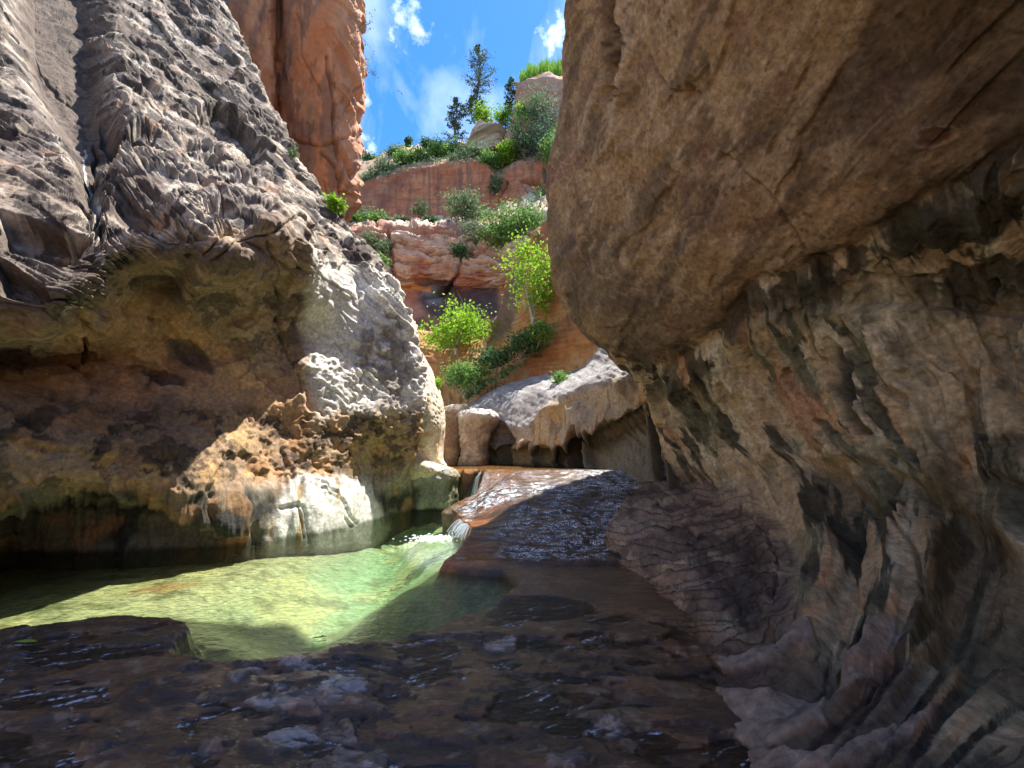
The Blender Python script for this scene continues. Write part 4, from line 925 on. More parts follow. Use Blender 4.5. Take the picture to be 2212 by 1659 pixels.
def water_mat(name, tint, bump=0.25, scale=6.0, stretch=(1.0, 1.6, 1.0), rough=0.02):
    m = bpy.data.materials.new(name); m.use_nodes = True
    t = m.node_tree; N = t.nodes; L = t.links; N.clear()
    o = N.new('ShaderNodeOutputMaterial'); mx = N.new('ShaderNodeMixShader')
    tr = N.new('ShaderNodeBsdfTransparent'); tr.inputs[0].default_value = (*tint, 1)
    gl = N.new('ShaderNodeBsdfGlossy'); gl.inputs['Roughness'].default_value = rough
    fr = N.new('ShaderNodeFresnel'); fr.inputs['IOR'].default_value = 1.33
    co = N.new('ShaderNodeTexCoord'); mp = N.new('ShaderNodeMapping'); mp.inputs['Scale'].default_value = stretch
    mp.inputs['Rotation'].default_value = (0, 0, math.radians(-12))
    n = N.new('ShaderNodeTexNoise'); n.inputs['Scale'].default_value = scale; n.inputs['Detail'].default_value = 4; n.inputs['Roughness'].default_value = 0.55; n.inputs['Distortion'].default_value = 0.6
    L.new(co.outputs['Object'], mp.inputs[0]); L.new(mp.outputs[0], n.inputs['Vector'])
    b = N.new('ShaderNodeBump'); b.inputs['Strength'].default_value = bump; b.inputs['Distance'].default_value = 0.05
    L.new(n.outputs[0], b.inputs['Height'])
    L.new(b.outputs[0], gl.inputs['Normal']); L.new(b.outputs[0], fr.inputs['Normal'])
    L.new(fr.outputs[0], mx.inputs[0]); L.new(tr.outputs[0], mx.inputs[1]); L.new(gl.outputs[0], mx.inputs[2])
    L.new(mx.outputs[0], o.inputs['Surface'])
    return m
def sheet(name, pts, z, mat, **props):
    me = bpy.data.meshes.new(name)
    me.from_pydata([(p[0], p[1], z) for p in pts], [], [list(range(len(pts)))])
    me.materials.append(mat)
    o = bpy.data.objects.new(name, me); COL.objects.link(o)
    return setprops(o, **props)

build_left(); build_right(); build_slickrock(); build_red_wall(); build_back(); build_rear(); build_bed()
M_POOL = water_mat('pool_water', (0.86, 0.95, 0.83), 0.9, 8.0)
sheet('pool_water', [(-16, -2), (-1.2, 2.2), (1.2, 3.0), (1.2, 6.2), (-0.2, 7.5), (-0.3, 15.5), (-6, 15.5), (-16, 12)], 0.0, M_POOL, kind='structure', label='clear green pool water with fine ripples')
M_UP = water_mat('upper_stream_water', (0.85, 0.8, 0.65), 0.8, 6.0)
sheet('stream_water', [(-2.2, 12.9), (3.4, 12.6), (3.6, 14), (2.5, 22), (-6, 24), (-5, 15)], 1.15, M_UP, kind='structure', label='thin stream water sliding to the crest of the cascade')

def build_cascade_film():
    """the sheet of running water over the stepped ledge: real ripples, thin enough to see the rock through"""
    ny, nx = 560, 460
    Y = 6.1 * (13.6 / 6.1) ** np.linspace(0, 1, ny); t = np.linspace(0, 1, nx)
    edge = np.interp(Y, [p[1] for p in LEDGE_L], [p[0] for p in LEDGE_L]) + 0.02
    right = np.interp(Y, [6.1, 7.0, 8.0, 9.5, 11, 13.6], [1.3, 1.75, 2.3, 3.3, 3.5, 3.6])
    XX = edge[:, None] * (1 - t) + right[:, None] * t; YY = np.repeat(Y[:, None], nx, 1)
    z, s, inl, dx, st, e, drop = bed_height(XX, YY)
    P = np.stack([XX, YY, XX * 0], -1)
    warp = 0.25 * fbm(P * 1.3, 3)[..., None]
    w = 0.012 * fbm(P * np.array([2.4, 7.0, 1]) + warp * 4, 4, 0.6) + 0.006 * ridged(P * np.array([6.0, 14.0, 1]) + 5, 3, 0.6)
    thick = sst(-0.25, 0.15, fbm(P * np.array([0.9, 0.6, 1]) + 51, 3))
    edgefade = sst(1.0, 0.93, t + 0.05 * fbm(P * 2, 2)) * sst(6.15, 6.5, YY)
    zz = z + 0.010 + w * (0.45 + 0.55 * thick)
    zz = np.where(edgefade > 0.5, zz, z - 0.03)
    flow = fbm(P * np.array([5.0, 1.6, 1]) + warp * 5 + 71, 4, 0.6); rip = fbm(P * np.array([5.0, 13.0, 1]) + warp * 9 + 91, 4, 0.65)
    steep = np.abs(np.gradient(z, axis=0)) / (np.abs(np.gradient(YY, axis=0)) + 1e-6)
    foam = sst(-0.06, 0.24, rip + 0.35 * flow + 0.25 * sst(0.15, 0.6, steep)) * sst(-0.25, 0.15, fbm(P * np.array([0.9, 0.6, 1]) + 51, 3) + 0.15 * sst(0.5, 2.0, XX - edge[:, None])) * edgefade * (1 - 0.7 * sst(10.0, 11.0, YY) * sst(2.2, 1.2, XX))
    grid_obj('cascade_water', np.stack([XX, YY, zz], -1), M_CAS, np.repeat(foam[..., None], 3, -1), kind='structure', label='thin rippling water running down the stepped cascade')
def add_foam_glints(mat, tone=(0.72, 0.78, 0.86)):
    """pale mix by the Col mask"""
    _t = mat.node_tree; _N = _t.nodes; _L = _t.links
    _out = [n for n in _N if n.type == 'OUTPUT_MATERIAL'][0]; _mx = [n for n in _N if n.type == 'MIX_SHADER'][0]
    _m2 = _N.new('ShaderNodeMixShader'); _fo = _N.new('ShaderNodeBsdfPrincipled'); _fo.inputs['Base Color'].default_value = (*tone, 1); _fo.inputs['Roughness'].default_value = 0.25
    _ca = _N.new('ShaderNodeVertexColor'); _ca.layer_name = 'Col'
    _nz = _N.new('ShaderNodeTexNoise'); _nz.inputs['Scale'].default_value = 38; _nz.inputs['Detail'].default_value = 4; _co = _N.new('ShaderNodeTexCoord'); _L.new(_co.outputs['Object'], _nz.inputs['Vector'])
    _mr = _N.new('ShaderNodeMapRange'); _mr.inputs['From Min'].default_value = 0.42; _mr.inputs['From Max'].default_value = 0.62; _L.new(_nz.outputs[0], _mr.inputs['Value'])
    _mu = _N.new('ShaderNodeMath'); _mu.operation = 'MULTIPLY'; _L.new(_ca.outputs[0], _mu.inputs[0]); _L.new(_mr.outputs[0], _mu.inputs[1])
    _L.new(_mu.outputs[0], _m2.inputs[0]); _L.new(_mx.outputs[0], _m2.inputs[1]); _L.new(_fo.outputs[0], _m2.inputs[2]); _L.new(_m2.outputs[0], _out.inputs['Surface'])
M_CAS = water_mat('running_water', (0.93, 0.92, 0.90), 0.8, 26.0, (1.0, 2.0, 1.0), 0.06)
add_foam_glints(M_CAS)
build_cascade_film()

def build_puddles():
    """standing film of water on the uneven slab; the rock stands out of it as islands"""
    ny, nx = 420, 420
    Y = 1.9 * (6.6 / 1.9) ** np.linspace(0, 1, ny); a = np.linspace(-1.45, 0.62, nx)
    YY, AA = np.meshgrid(Y, a, indexing='ij'); XX = AA * (YY + 0.3)
    z, s, inl, dx, st, e, drop = bed_height(XX, YY)
    P = np.stack([XX, YY, XX * 0], -1)
    lvl = PUDDLE + 0.05 * sst(-0.7, -1.4, XX)
    w = 0.0022 * fbm(P * np.array([5, 11, 1]), 3)
    V = np.stack([XX, YY, lvl + w], -1)
    # sky glints painted on the film as pale drawn-out flecks and streaks
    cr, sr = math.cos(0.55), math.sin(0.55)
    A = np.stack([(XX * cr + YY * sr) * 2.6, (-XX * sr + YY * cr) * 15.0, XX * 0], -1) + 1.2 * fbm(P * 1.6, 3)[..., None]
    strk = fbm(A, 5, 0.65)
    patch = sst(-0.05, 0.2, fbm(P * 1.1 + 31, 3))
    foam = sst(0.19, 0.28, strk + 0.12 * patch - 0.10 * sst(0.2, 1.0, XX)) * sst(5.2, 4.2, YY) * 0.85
    ok = (s < -0.06)
    idx = np.arange(ny * nx).reshape(ny, nx)
    keep = ok[:-1, :-1] & ok[1:, :-1] & ok[:-1, 1:] & ok[1:, 1:]
    q = np.stack([idx[:-1, :-1], idx[:-1, 1:], idx[1:, 1:], idx[1:, :-1]], -1)[keep]
    mesh_obj('puddle_water', V.reshape(-1, 3), q, M_PUD, np.repeat(foam[..., None], 3, -1).reshape(-1, 3), kind='structure', label='thin sheet of water lying on the dark slab')  # foam mask here carries the painted sky glints
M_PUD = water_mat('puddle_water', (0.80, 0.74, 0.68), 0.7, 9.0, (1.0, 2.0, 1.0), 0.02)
add_foam_glints(M_PUD, (0.62, 0.68, 0.80))
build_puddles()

# ------------------------------------------------------------------ lofted rocks beside the water
def loft(rings, step_u=90, step_v=14, amp=0.05, mat=None, colfn=None, disp=None, name='rock', **props):
    """rings: list of closed outlines (same point count) -> one closed rock"""
    A = np.array(rings, float)
    A = np.concatenate([A[:, -1:], A, A[:, :2]], 1)
    G = catmull(np.swapaxes(A, 0, 1), [max(4, step_u // (A.shape[1] - 3))] * (A.shape[1] - 1))
    k = max(4, step_u // (A.shape[1] - 3))
    G = G[k:-k - 1]                       # drop helper segments
    G = catmull(np.swapaxes(G, 0, 1), [step_v] * (len(rings) - 1))
    c = G.mean((0, 1))
    top = G[-1].mean(0); bot = G[0].mean(0)
    G = np.concatenate([lerp(bot, G[:1], 0.02), lerp(bot, G[:1], 0.6), G, lerp(top, G[-1:], 0.75) + [0, 0, 0.02], lerp(top, G[-1:], 0.4) + [0, 0, 0.03], lerp(top, G[-1:], 0.02) + [0, 0, 0.03]], 0)
    n = normals(G, c); n = -n
    cen = G.mean(1)[:, None]
    flip = np.sign(((G - cen) * n).sum(-1).mean())
    n = n * flip
    d = amp * (fbm(G * 2.0 + 3, 4) + 0.4 * fbm(G * 7, 3))
    if disp is not None:
        d = d + disp(G)
    col = colfn(G)
    return grid_obj(name, G + n * d[..., None], mat or M_ROCK, col, closed=True, **props)

def build_rocks():
    # carved pedestal of bedrock at the head of the cascade, grey cap on a waisted stem
    def ring(xl, xr, y, Y, dep, n=10):
        a, b = at(xl, y, Y), at(xr, y, Y)
        cx, r = (a[0] + b[0]) / 2, (b[0] - a[0]) / 2
        return [(cx + r * math.copysign(abs(math.cos(t)) ** 0.75, math.cos(t)), Y + dep / 2 + dep / 2 * math.sin(t), a[2]) for t in [2 * math.pi * i / n for i in range(n)]]
    def stone(G):
        k = fbm(G * 2 + 5, 4)
        c = mix3(np.zeros(G.shape) + np.array([0.30, 0.25, 0.20]), (0.42, 0.36, 0.29), sst(-0.1, 0.3, k))
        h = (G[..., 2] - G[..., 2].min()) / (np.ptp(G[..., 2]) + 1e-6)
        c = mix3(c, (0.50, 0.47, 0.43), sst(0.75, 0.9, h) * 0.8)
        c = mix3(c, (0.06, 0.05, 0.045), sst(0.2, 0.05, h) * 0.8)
        return c * (1 + 0.2 * fbm(G * 8, 3))[..., None]
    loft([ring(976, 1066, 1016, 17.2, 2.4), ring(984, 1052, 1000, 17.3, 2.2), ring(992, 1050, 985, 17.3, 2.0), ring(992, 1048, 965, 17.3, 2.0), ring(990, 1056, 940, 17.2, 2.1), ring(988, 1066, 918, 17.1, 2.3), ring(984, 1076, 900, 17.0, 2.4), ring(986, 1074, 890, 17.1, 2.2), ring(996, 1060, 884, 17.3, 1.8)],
         colfn=stone, disp=lambda G: 0.07 * noise(np.stack([G[..., 0] * 3.2, G[..., 1] * 3, G[..., 2] * 0.6], -1)), amp=0.16, name='carved_rock', label='waisted grey rock pedestal standing at the head of the cascade', category='rock')
    def dark(G):
        c = mix3(np.zeros(G.shape) + np.array([0.22, 0.15, 0.10]), (0.34, 0.25, 0.17), sst(-0.1, 0.3, fbm(G * 2 + 5, 4)))
        h = (G[..., 2] - G[..., 2].min()) / (np.ptp(G[..., 2]) + 1e-6)
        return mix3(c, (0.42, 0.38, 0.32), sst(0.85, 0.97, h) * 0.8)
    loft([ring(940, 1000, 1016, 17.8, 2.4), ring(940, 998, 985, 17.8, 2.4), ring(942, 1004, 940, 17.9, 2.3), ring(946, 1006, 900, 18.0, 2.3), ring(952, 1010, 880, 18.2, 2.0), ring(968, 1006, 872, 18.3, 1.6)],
         colfn=dark, name='brown_boulder', label='rounded brown boulder wedged left of the grey rock pedestal', category='boulder')
    # striped rounded boulder on the skyline bench
    def striped(G):
        b, _ = beds(G, (-0.35, 0.0, 1.0), 1.1, 0.5, 0.06, 3)
        c = mix3(np.zeros(G.shape) + np.array([0.50, 0.40, 0.29]), (0.26, 0.14, 0.09), sst(0.05, 0.3, b) * 0.8)
        return mix3(c, (0.30, 0.17, 0.11), sst(0.45, 0.2, (G[..., 2] - G[..., 2].min()) / np.ptp(G[..., 2])) * 0.8)  # lower half darkened as a painted shaded underside
    def striped_d(G):
        b, _ = beds(G, (-0.35, 0.0, 1.0), 1.1, 0.5, 0.06, 3)
        return 0.5 * np.sign(b) * np.minimum(np.abs(b) * 4, 1)
    loft([ring(1012, 1074, 352, 50, 4), ring(1002, 1080, 335, 50, 5), ring(1004, 1092, 310, 50, 6), ring(1006, 1100, 290, 50, 6.5), ring(1008, 1098, 276, 50, 6), ring(1016, 1080, 266, 50.5, 5), ring(1028, 1062, 261, 51, 4)],
         colfn=striped, disp=striped_d, mat=M_FAR, step_u=160, step_v=20, name='striped_boulder', label='round cream boulder with tilted stripes under the skyline pines', category='boulder')
    loft([ring(1096, 1130, 345, 49, 4), ring(1088, 1128, 310, 49, 5), ring(1092, 1130, 280, 49.5, 5), ring(1104, 1132, 250, 50, 4), ring(1112, 1128, 236, 50.5, 3)],
         colfn=lambda G: mix3(np.zeros(G.shape) + np.array([0.46, 0.22, 0.12]), (0.55, 0.34, 0.2), sst(-0.1, 0.3, fbm(G * 0.6, 3))), disp=lambda G: 0.2 * fbm(G * 0.8, 3), mat=M_FAR, name='leaning_slab', label='tall orange rock slab leaning beside the striped boulder', category='rock')
    # block that walls the pool left of the slot
    def blockring(z, g):
        return [(-3.6, 12.55 - g, z), (-2.9, 12.45 - g, z), (-2.3, 12.55 - g, z), (-1.85 + g, 12.7, z), (-1.72 + g, 13.2, z), (-1.8 + g, 14.2, z), (-2.4, 15.2, z), (-3.4, 15.4, z), (-4.3, 14.6, z), (-4.3, 13.2, z)]
    def blockcol(G):
        k = fbm(G * np.array([1.8, 1.8, 0.7]) + 5, 4)
        c = mix3(np.zeros(G.shape) + np.array([0.24, 0.25, 0.17]), (0.09, 0.09, 0.065), sst(-0.05, 0.3, k))
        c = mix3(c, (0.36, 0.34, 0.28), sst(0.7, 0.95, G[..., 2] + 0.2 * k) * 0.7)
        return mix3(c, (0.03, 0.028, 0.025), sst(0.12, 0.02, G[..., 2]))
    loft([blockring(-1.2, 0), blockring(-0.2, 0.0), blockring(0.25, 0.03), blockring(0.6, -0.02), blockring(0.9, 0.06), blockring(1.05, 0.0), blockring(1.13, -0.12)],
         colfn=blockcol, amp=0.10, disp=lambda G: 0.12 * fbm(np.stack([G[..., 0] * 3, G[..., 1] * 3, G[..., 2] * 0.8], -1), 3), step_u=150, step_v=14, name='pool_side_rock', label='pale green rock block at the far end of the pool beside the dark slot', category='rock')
    # bright slab sloping down onto it and the thin lit fin of rock above
    def lit(G, x, y):
        P = G
        c = mix3(np.zeros(G.shape) + np.array([0.60, 0.54, 0.42]), (0.50, 0.33, 0.14), sst(0.1, 0.4, fbm(P * 3, 3)) * 0.7)
        c = mix3(c, (0.46, 0.22, 0.07), sst(925, 945, y) * sst(985, 965, y) * sst(0.0, 0.2, fbm(P * 2 + 2, 3)) * 0.8)
        c1, _ = cells(P * 7)
        d = 0.05 * fbm(P * 3, 4) - 0.05 * sst(0.45, 0.15, c1) * sst(930, 910, y)
        return d, c
    simple_patch('sunlit_fin_terrain', [
        [(880, 700, 13.4), (890, 720, 12.6), (902, 750, 12.9), (912, 780, 13.6), W(-3.8, 16, 5.5), W(-8, 19, 5.8)],
        [(890, 780, 13.0), (902, 790, 12.5), (922, 800, 12.9), (934, 822, 13.7), W(-3.4, 16, 4.6), W(-8, 19, 4.8)],
        [(895, 850, 12.6), (912, 850, 12.3), (936, 860, 12.6), (952, 872, 13.7), W(-3.1, 16, 3.6), W(-8, 19, 3.6)],
        [(895, 905, 12.6), (912, 905, 12.2), (938, 910, 12.5), (957, 920, 13.7), W(-3.0, 16, 2.7), W(-8, 19, 2.7)],
        [(890, 950, 12.8), (906, 950, 12.5), (930, 952, 12.7), (950, 955, 13.7), W(-3.0, 16, 2.0), W(-8, 19, 2.0)],
        [(885, 985, 12.9), (905, 975, 12.8), (930, 980, 13.0), (950, 990, 13.8), W(-3.0, 16, 1.4), W(-8, 19, 1.4)],
        [(875, 1012, 12.55), (900, 1006, 12.9), (935, 1006, 13.2), (962, 1004, 14.0), W(-2.9, 16, 1.0), W(-8, 19, 1.0)],
        [(870, 1050, 12.7), (900, 1040, 13.0), (935, 1035, 13.3), (962, 1030, 14.1), W(-2.9, 16, 0.4), W(-8, 19, 0.4)]],
        M_ROCK, 1.6, lit, toward=(2, 3, 4), cap=40, kind='structure', label='narrow pale fin of rock catching the sun beyond the leaning wall')
    simple_patch('sloping_rock', [
        [(878, 962, 12.5), (888, 955, 12.6), (905, 958, 12.9), (925, 975, 13.4)],
        [(872, 985, 12.3), (895, 980, 12.4), (920, 990, 12.8), (945, 1000, 13.5)],
        [(868, 1012, 12.15), (900, 1004, 12.2), (935, 1008, 12.5), (970, 1010, 13.2)],
        [(862, 1035, 12.25), (900, 1030, 12.3), (935, 1026, 12.5), (975, 1022, 12.9)],
        [(862, 1060, 12.6), (900, 1055, 12.7), (935, 1050, 12.9), (970, 1045, 13.2)]],
        M_ROCK, 1.5, lambda G, x, y: (0.05 * fbm(G * 4, 4), mix3(np.zeros(G.shape) + np.array([0.62, 0.55, 0.42]), (0.52, 0.38, 0.18), sst(0.0, 0.3, fbm(G * 3 + 2, 3)) * 0.7)), toward=(0, 3, 8), cap=40,
        label='pale sloping rock ledge catching sun above the green pool-side block', category='rock')
    # knob in the cascade edge
    loft([[(-1.3 + 0.30 * math.cos(t), 10.15 + 0.34 * math.sin(t), z) for t in [2 * math.pi * i / 8 for i in range(8)]] for z in (-0.3, 0.0)] +
         [[(-1.28 + 0.34 * math.cos(t), 10.15 + 0.36 * math.sin(t), z) for t in [2 * math.pi * i / 8 for i in range(8)]] for z in (0.12, 0.28)] +
         [[(-1.22 + 0.22 * math.cos(t), 10.2 + 0.26 * math.sin(t), 0.38) for t in [2 * math.pi * i / 8 for i in range(8)]]],
         colfn=lambda G: np.zeros(G.shape) + np.array([0.10, 0.065, 0.035]), mat=M_WET, name='mossy_boulder', label='small dark rounded boulder where the cascade meets the pool', category='boulder')

# ------------------------------------------------------------------ falling water
def white_water_mat():
    m = bpy.data.materials.new('falling_water'); m.use_nodes = True
    b = m.node_tree.nodes['Principled BSDF']
    b.inputs['Base Color'].default_value = (0.75, 0.85, 0.9, 1); b.inputs['Roughness'].default_value = 0.18
    b.inputs['Transmission Weight'].default_value = 0.35; b.inputs['IOR'].default_value = 1.33
    return m
def build_falls():
    M = white_water_mat()
    rnd = random.Random(5)
    def strands(name, tops, drop, out, n, w, **props):
        V, Fq = [], []
        for i in range(n):
            t = rnd.random(); j = min(int(t * (len(tops) - 1)), len(tops) - 2); u = t * (len(tops) - 1) - j
            a = np.array(tops[j]) * (1 - u) + np.array(tops[j + 1]) * u
            hgt = drop * rnd.uniform(0.75, 1.05); ww = w * rnd.uniform(0.4, 1.3); ox, oy = out[0] * rnd.uniform(0.6, 1.2), out[1] * rnd.uniform(0.6, 1.2)
            base = len(V); k = 8
            for q in range(k + 1):
                s = q / k; cx = a[0] + ox * s ** 0.7; cy = a[1] + oy * s ** 0.7; cz = a[2] - hgt * s ** 1.5; r = ww * (0.6 + 0.5 * math.sin(s * 7 + i)) * 0.5
                r = max(r, ww * 0.2)
                for c in range(4):
                    an = math.pi / 2 * c
                    V.append((cx + r * math.cos(an), cy + r * math.sin(an), cz))
            for q in range(k):
                for c in range(4):
                    b0 = base + q * 4; Fq.append((b0 + c, b0 + (c + 1) % 4, b0 + 4 + (c + 1) % 4, b0 + 4 + c))
        return mesh_obj(name, V, Fq, M, None, **props)
    strands('waterfall', [(-0.98, 12.3, 0.98), (-0.9, 12.7, 1.05), (-0.95, 13.2, 1.08)], 1.0, (-0.18, -0.12), 34, 0.016, label='thin strands of water falling into the dark slot', category='waterfall')
    strands('small_waterfall', [(-1.02, 9.35, 0.27), (-0.82, 8.95, 0.30), (-0.70, 8.6, 0.28)], 0.27, (-0.30, -0.25), 60, 0.018, label='little white waterfall spilling over the cascade edge into the pool', category='waterfall')
    # churned foam at its foot
    V, Fq = [], []
    for i in range(420):
        r = abs(rnd.gauss(0, 0.22)); a = rnd.uniform(0, 2 * math.pi)
        cx = -1.35 + r * math.cos(a) * 1.2 - 0.15; cy = 8.55 + r * math.sin(a) * 0.9; s = rnd.uniform(0.008, 0.028)
        b0 = len(V)
        for dx, dy, dz in ((s, 0, 0), (0, s, 0), (-s, 0, 0), (0, -s, 0), (0, 0, s * 0.6)):
            V.append((cx + dx * 1.6, cy + dy, 0.006 + dz))
        for c in range(4):
            Fq.append((b0 + c, b0 + (c + 1) % 4, b0 + 4))
    mesh_obj('foam_water', V, Fq, M, None, kind='stuff', label='white foam spreading where the small waterfall enters the pool')

# ------------------------------------------------------------------ plants
def leaf_mat(name, c1, c2, trans=0.45):
    m = bpy.data.materials.new(name); m.use_nodes = True
    t = m.node_tree; N = t.nodes; L = t.links; N.clear()
    o = N.new('ShaderNodeOutputMaterial'); mx = N.new('ShaderNodeMixShader'); mx.inputs[0].default_value = trans
    di = N.new('ShaderNodeBsdfPrincipled'); di.inputs['Roughness'].default_value = 0.7; di.inputs['Specular IOR Level'].default_value = 0.12
    tr = N.new('ShaderNodeBsdfTranslucent')
    g = N.new('ShaderNodeNewGeometry'); r = N.new('ShaderNodeMix'); r.data_type = 'RGBA'
    r.inputs[6].default_value = (*c1, 1); r.inputs[7].default_value = (*c2, 1)
    L.new(g.outputs['Random Per Island'], r.inputs[0])
    L.new(r.outputs[2], di.inputs['Base Color']); L.new(r.outputs[2], tr.inputs[0])
    L.new(di.outputs[0], mx.inputs[1]); L.new(tr.outputs[0], mx.inputs[2]); L.new(mx.outputs[0], o.inputs[0])
    return m
def bark_mat(name, c):
    m = bpy.data.materials.new(name); m.use_nodes = True
    N = m.node_tree.nodes; L = m.node_tree.links; b = N['Principled BSDF']; b.inputs['Roughness'].default_value = 0.9
    n = N.new('ShaderNodeTexNoise'); n.inputs['Scale'].default_value = 12; co = N.new('ShaderNodeTexCoord'); L.new(co.outputs['Object'], n.inputs['Vector'])
    r = N.new('ShaderNodeMix'); r.data_type = 'RGBA'; r.inputs[6].default_value = (*[v * 0.6 for v in c], 1); r.inputs[7].default_value = (*[min(v * 1.4, 1) for v in c], 1)
    L.new(n.outputs[0], r.inputs[0]); L.new(r.outputs[2], b.inputs['Base Color'])
    return m
L_BRIGHT = leaf_mat('fresh_leaf', (0.16, 0.34, 0.02), (0.30, 0.46, 0.05), 0.5)
L_MID = leaf_mat('green_leaf', (0.09, 0.20, 0.045), (0.20, 0.34, 0.09), 0.42)
L_DARK = leaf_mat('dark_leaf', (0.04, 0.10, 0.045), (0.10, 0.19, 0.07), 0.35)
L_SAGE = leaf_mat('sage_leaf', (0.11, 0.17, 0.085), (0.20, 0.27, 0.14), 0.3)
L_PINE = leaf_mat('pine_needle', (0.05, 0.10, 0.06), (0.13, 0.19, 0.11), 0.3)
L_GRASS = leaf_mat('grass_blade', (0.12, 0.30, 0.03), (0.28, 0.44, 0.08), 0.45)
B_GREY = bark_mat('grey_bark', (0.22, 0.18, 0.15)); B_PALE = bark_mat('pale_bark', (0.42, 0.38, 0.33)); B_BROWN = bark_mat('brown_bark', (0.13, 0.08, 0.055))

def tubes(name, paths, mat, parent=None, k=6, **props):
    V, Fq = [], []
    for pts in paths:
        b0 = len(V)
        for i, (p, r) in enumerate(pts):
            p = np.array(p, float)
            q0 = np.array(pts[max(i - 1, 0)][0], float); q1 = np.array(pts[min(i + 1, len(pts) - 1)][0], float)
            t, b, n = basis(q1 - q0 + 1e-6)
            for c in range(k):
                a = 2 * math.pi * c / k
                V.append(p + r * (math.cos(a) * t + math.sin(a) * b))
        for i in range(len(pts) - 1):
            for c in range(k):
                Fq.append((b0 + i * k + c, b0 + i * k + (c + 1) % k, b0 + (i + 1) * k + (c + 1) % k, b0 + (i + 1) * k + c))
    return mesh_obj(name, V, Fq, mat, None, parent, **props)
def leaves(name, cen, size, mat, parent=None, seed=1, long=1.5, updir=None, **props):
    """small folded leaf-shaped quads at the given points"""
    rs = np.random.RandomState(seed); n = len(cen); C = np.asarray(cen, float)
    a = rs.normal(size=(n, 3)); 
    if updir is not None:
        a = a * 0.35 + np.array(updir)
    a /= np.linalg.norm(a, axis=1)[:, None]
    b = np.cross(a, rs.normal(size=(n, 3))); b /= np.linalg.norm(b, axis=1)[:, None] + 1e-9
    s = size * rs.uniform(0.6, 1.3, (n, 1))
    V = np.stack([C - a * s * long * 0.5, C + b * s * 0.5, C + a * s * long * 0.5, C - b * s * 0.5], 1).reshape(-1, 3)
    Fq = np.arange(4 * n).reshape(-1, 4)
    return mesh_obj(name, V, Fq, mat, None, parent, smooth=False, **props)
def empty(name, loc, **props):
    o = bpy.data.objects.new(name, None); COL.objects.link(o); o.location = loc; o.empty_display_size = 0.2
    return setprops(o, **props)
def limb(rnd, p, d, L, r, seg=5, droop=0.0, wander=0.18):
    pts = [(p.copy(), r)]; p = p.copy(); d = d / np.linalg.norm(d)
    for i in range(seg):
        d = d + np.array([rnd.gauss(0, wander), rnd.gauss(0, wander), rnd.gauss(0, wander) * 0.6 - droop])
        d /= np.linalg.norm(d); p = p + d * L / seg
        pts.append((p.copy(), r * (1 - 0.8 * (i + 1) / seg)))
    return pts

def broadleaf(name, px, ybase, ytop, Y, wpx, leafmat, n, leafpx, label, category, group=None, seed=1, bark=None, lean=0.0, stems=1, base=0.35, clump=0.30, trunk_name='trunk'):
    """a leafy tree or bush; measured by where it stands and how tall and wide it grows"""
    rnd = random.Random(seed)
    foot = at(px, ybase, Y); top = at(px, ytop, Y); H = top[2] - foot[2]; s = Y / F; Wd = wpx * s
    root = empty(name, foot, label=label, category=category, group=group)
    paths, tips = [], []
    for k in range(stems):
        d = np.array([rnd.gauss(lean, 0.12 + 0.22 * (stems > 1)), rnd.gauss(0, 0.15 + 0.2 * (stems > 1)), 1.0])
        tr = limb(rnd, np.zeros(3), d, H * 0.72, max(0.028 * H, 0.012) / (stems ** 0.4), 7, 0, 0.10)
        paths.append(tr)
        for i in range(2, len(tr)):
            for j in range(3 if stems == 1 else 2):
                a = rnd.uniform(0, 2 * math.pi)
                dd = np.array([math.cos(a), math.sin(a) * 0.8, rnd.uniform(0.1, 0.9)])
                if tr[i][0][2] < H * base * 0.5:
                    continue
                lb = limb(rnd, tr[i][0], dd, Wd * rnd.uniform(0.28, 0.5), tr[i][1] * 0.6 + 0.004, 5)
                paths.append(lb); tips += [lb[-1][0], lb[-2][0], lb[-3][0]]
        tips.append(tr[-1][0])
    tips = np.array(tips)
    tubes(trunk_name, paths, bark or B_GREY, root, 5)
    rs = np.random.RandomState(seed)
    # scale the crown so it fills the measured height and width
    pick = rs.randint(len(tips), size=n)
    C = tips[pick] + rs.normal(size=(n, 3)) * Wd * clump * 0.36 * np.array([1, 1, 0.75])
    z0 = H * base
    C[:, 2] = z0 + (C[:, 2] - C[:, 2].min()) / (np.ptp(C[:, 2]) + 1e-6) * (H - z0)
    hx = np.percentile(np.abs(C[:, 0] - C[:, 0].mean()), 97)
    C[:, 0] = C[:, 0] * np.clip(Wd * 0.5 / (hx + 1e-6), 0.5, 1.6)
    # thin it where the air shows between clumps
    keep = fbm(C / (Wd * 0.15) + seed, 2) > (-0.02 if category == 'tree' else -0.12)
    n = len(C)
    leaves('crown', C[keep], leafpx * s, leafmat, root, seed)
    return root

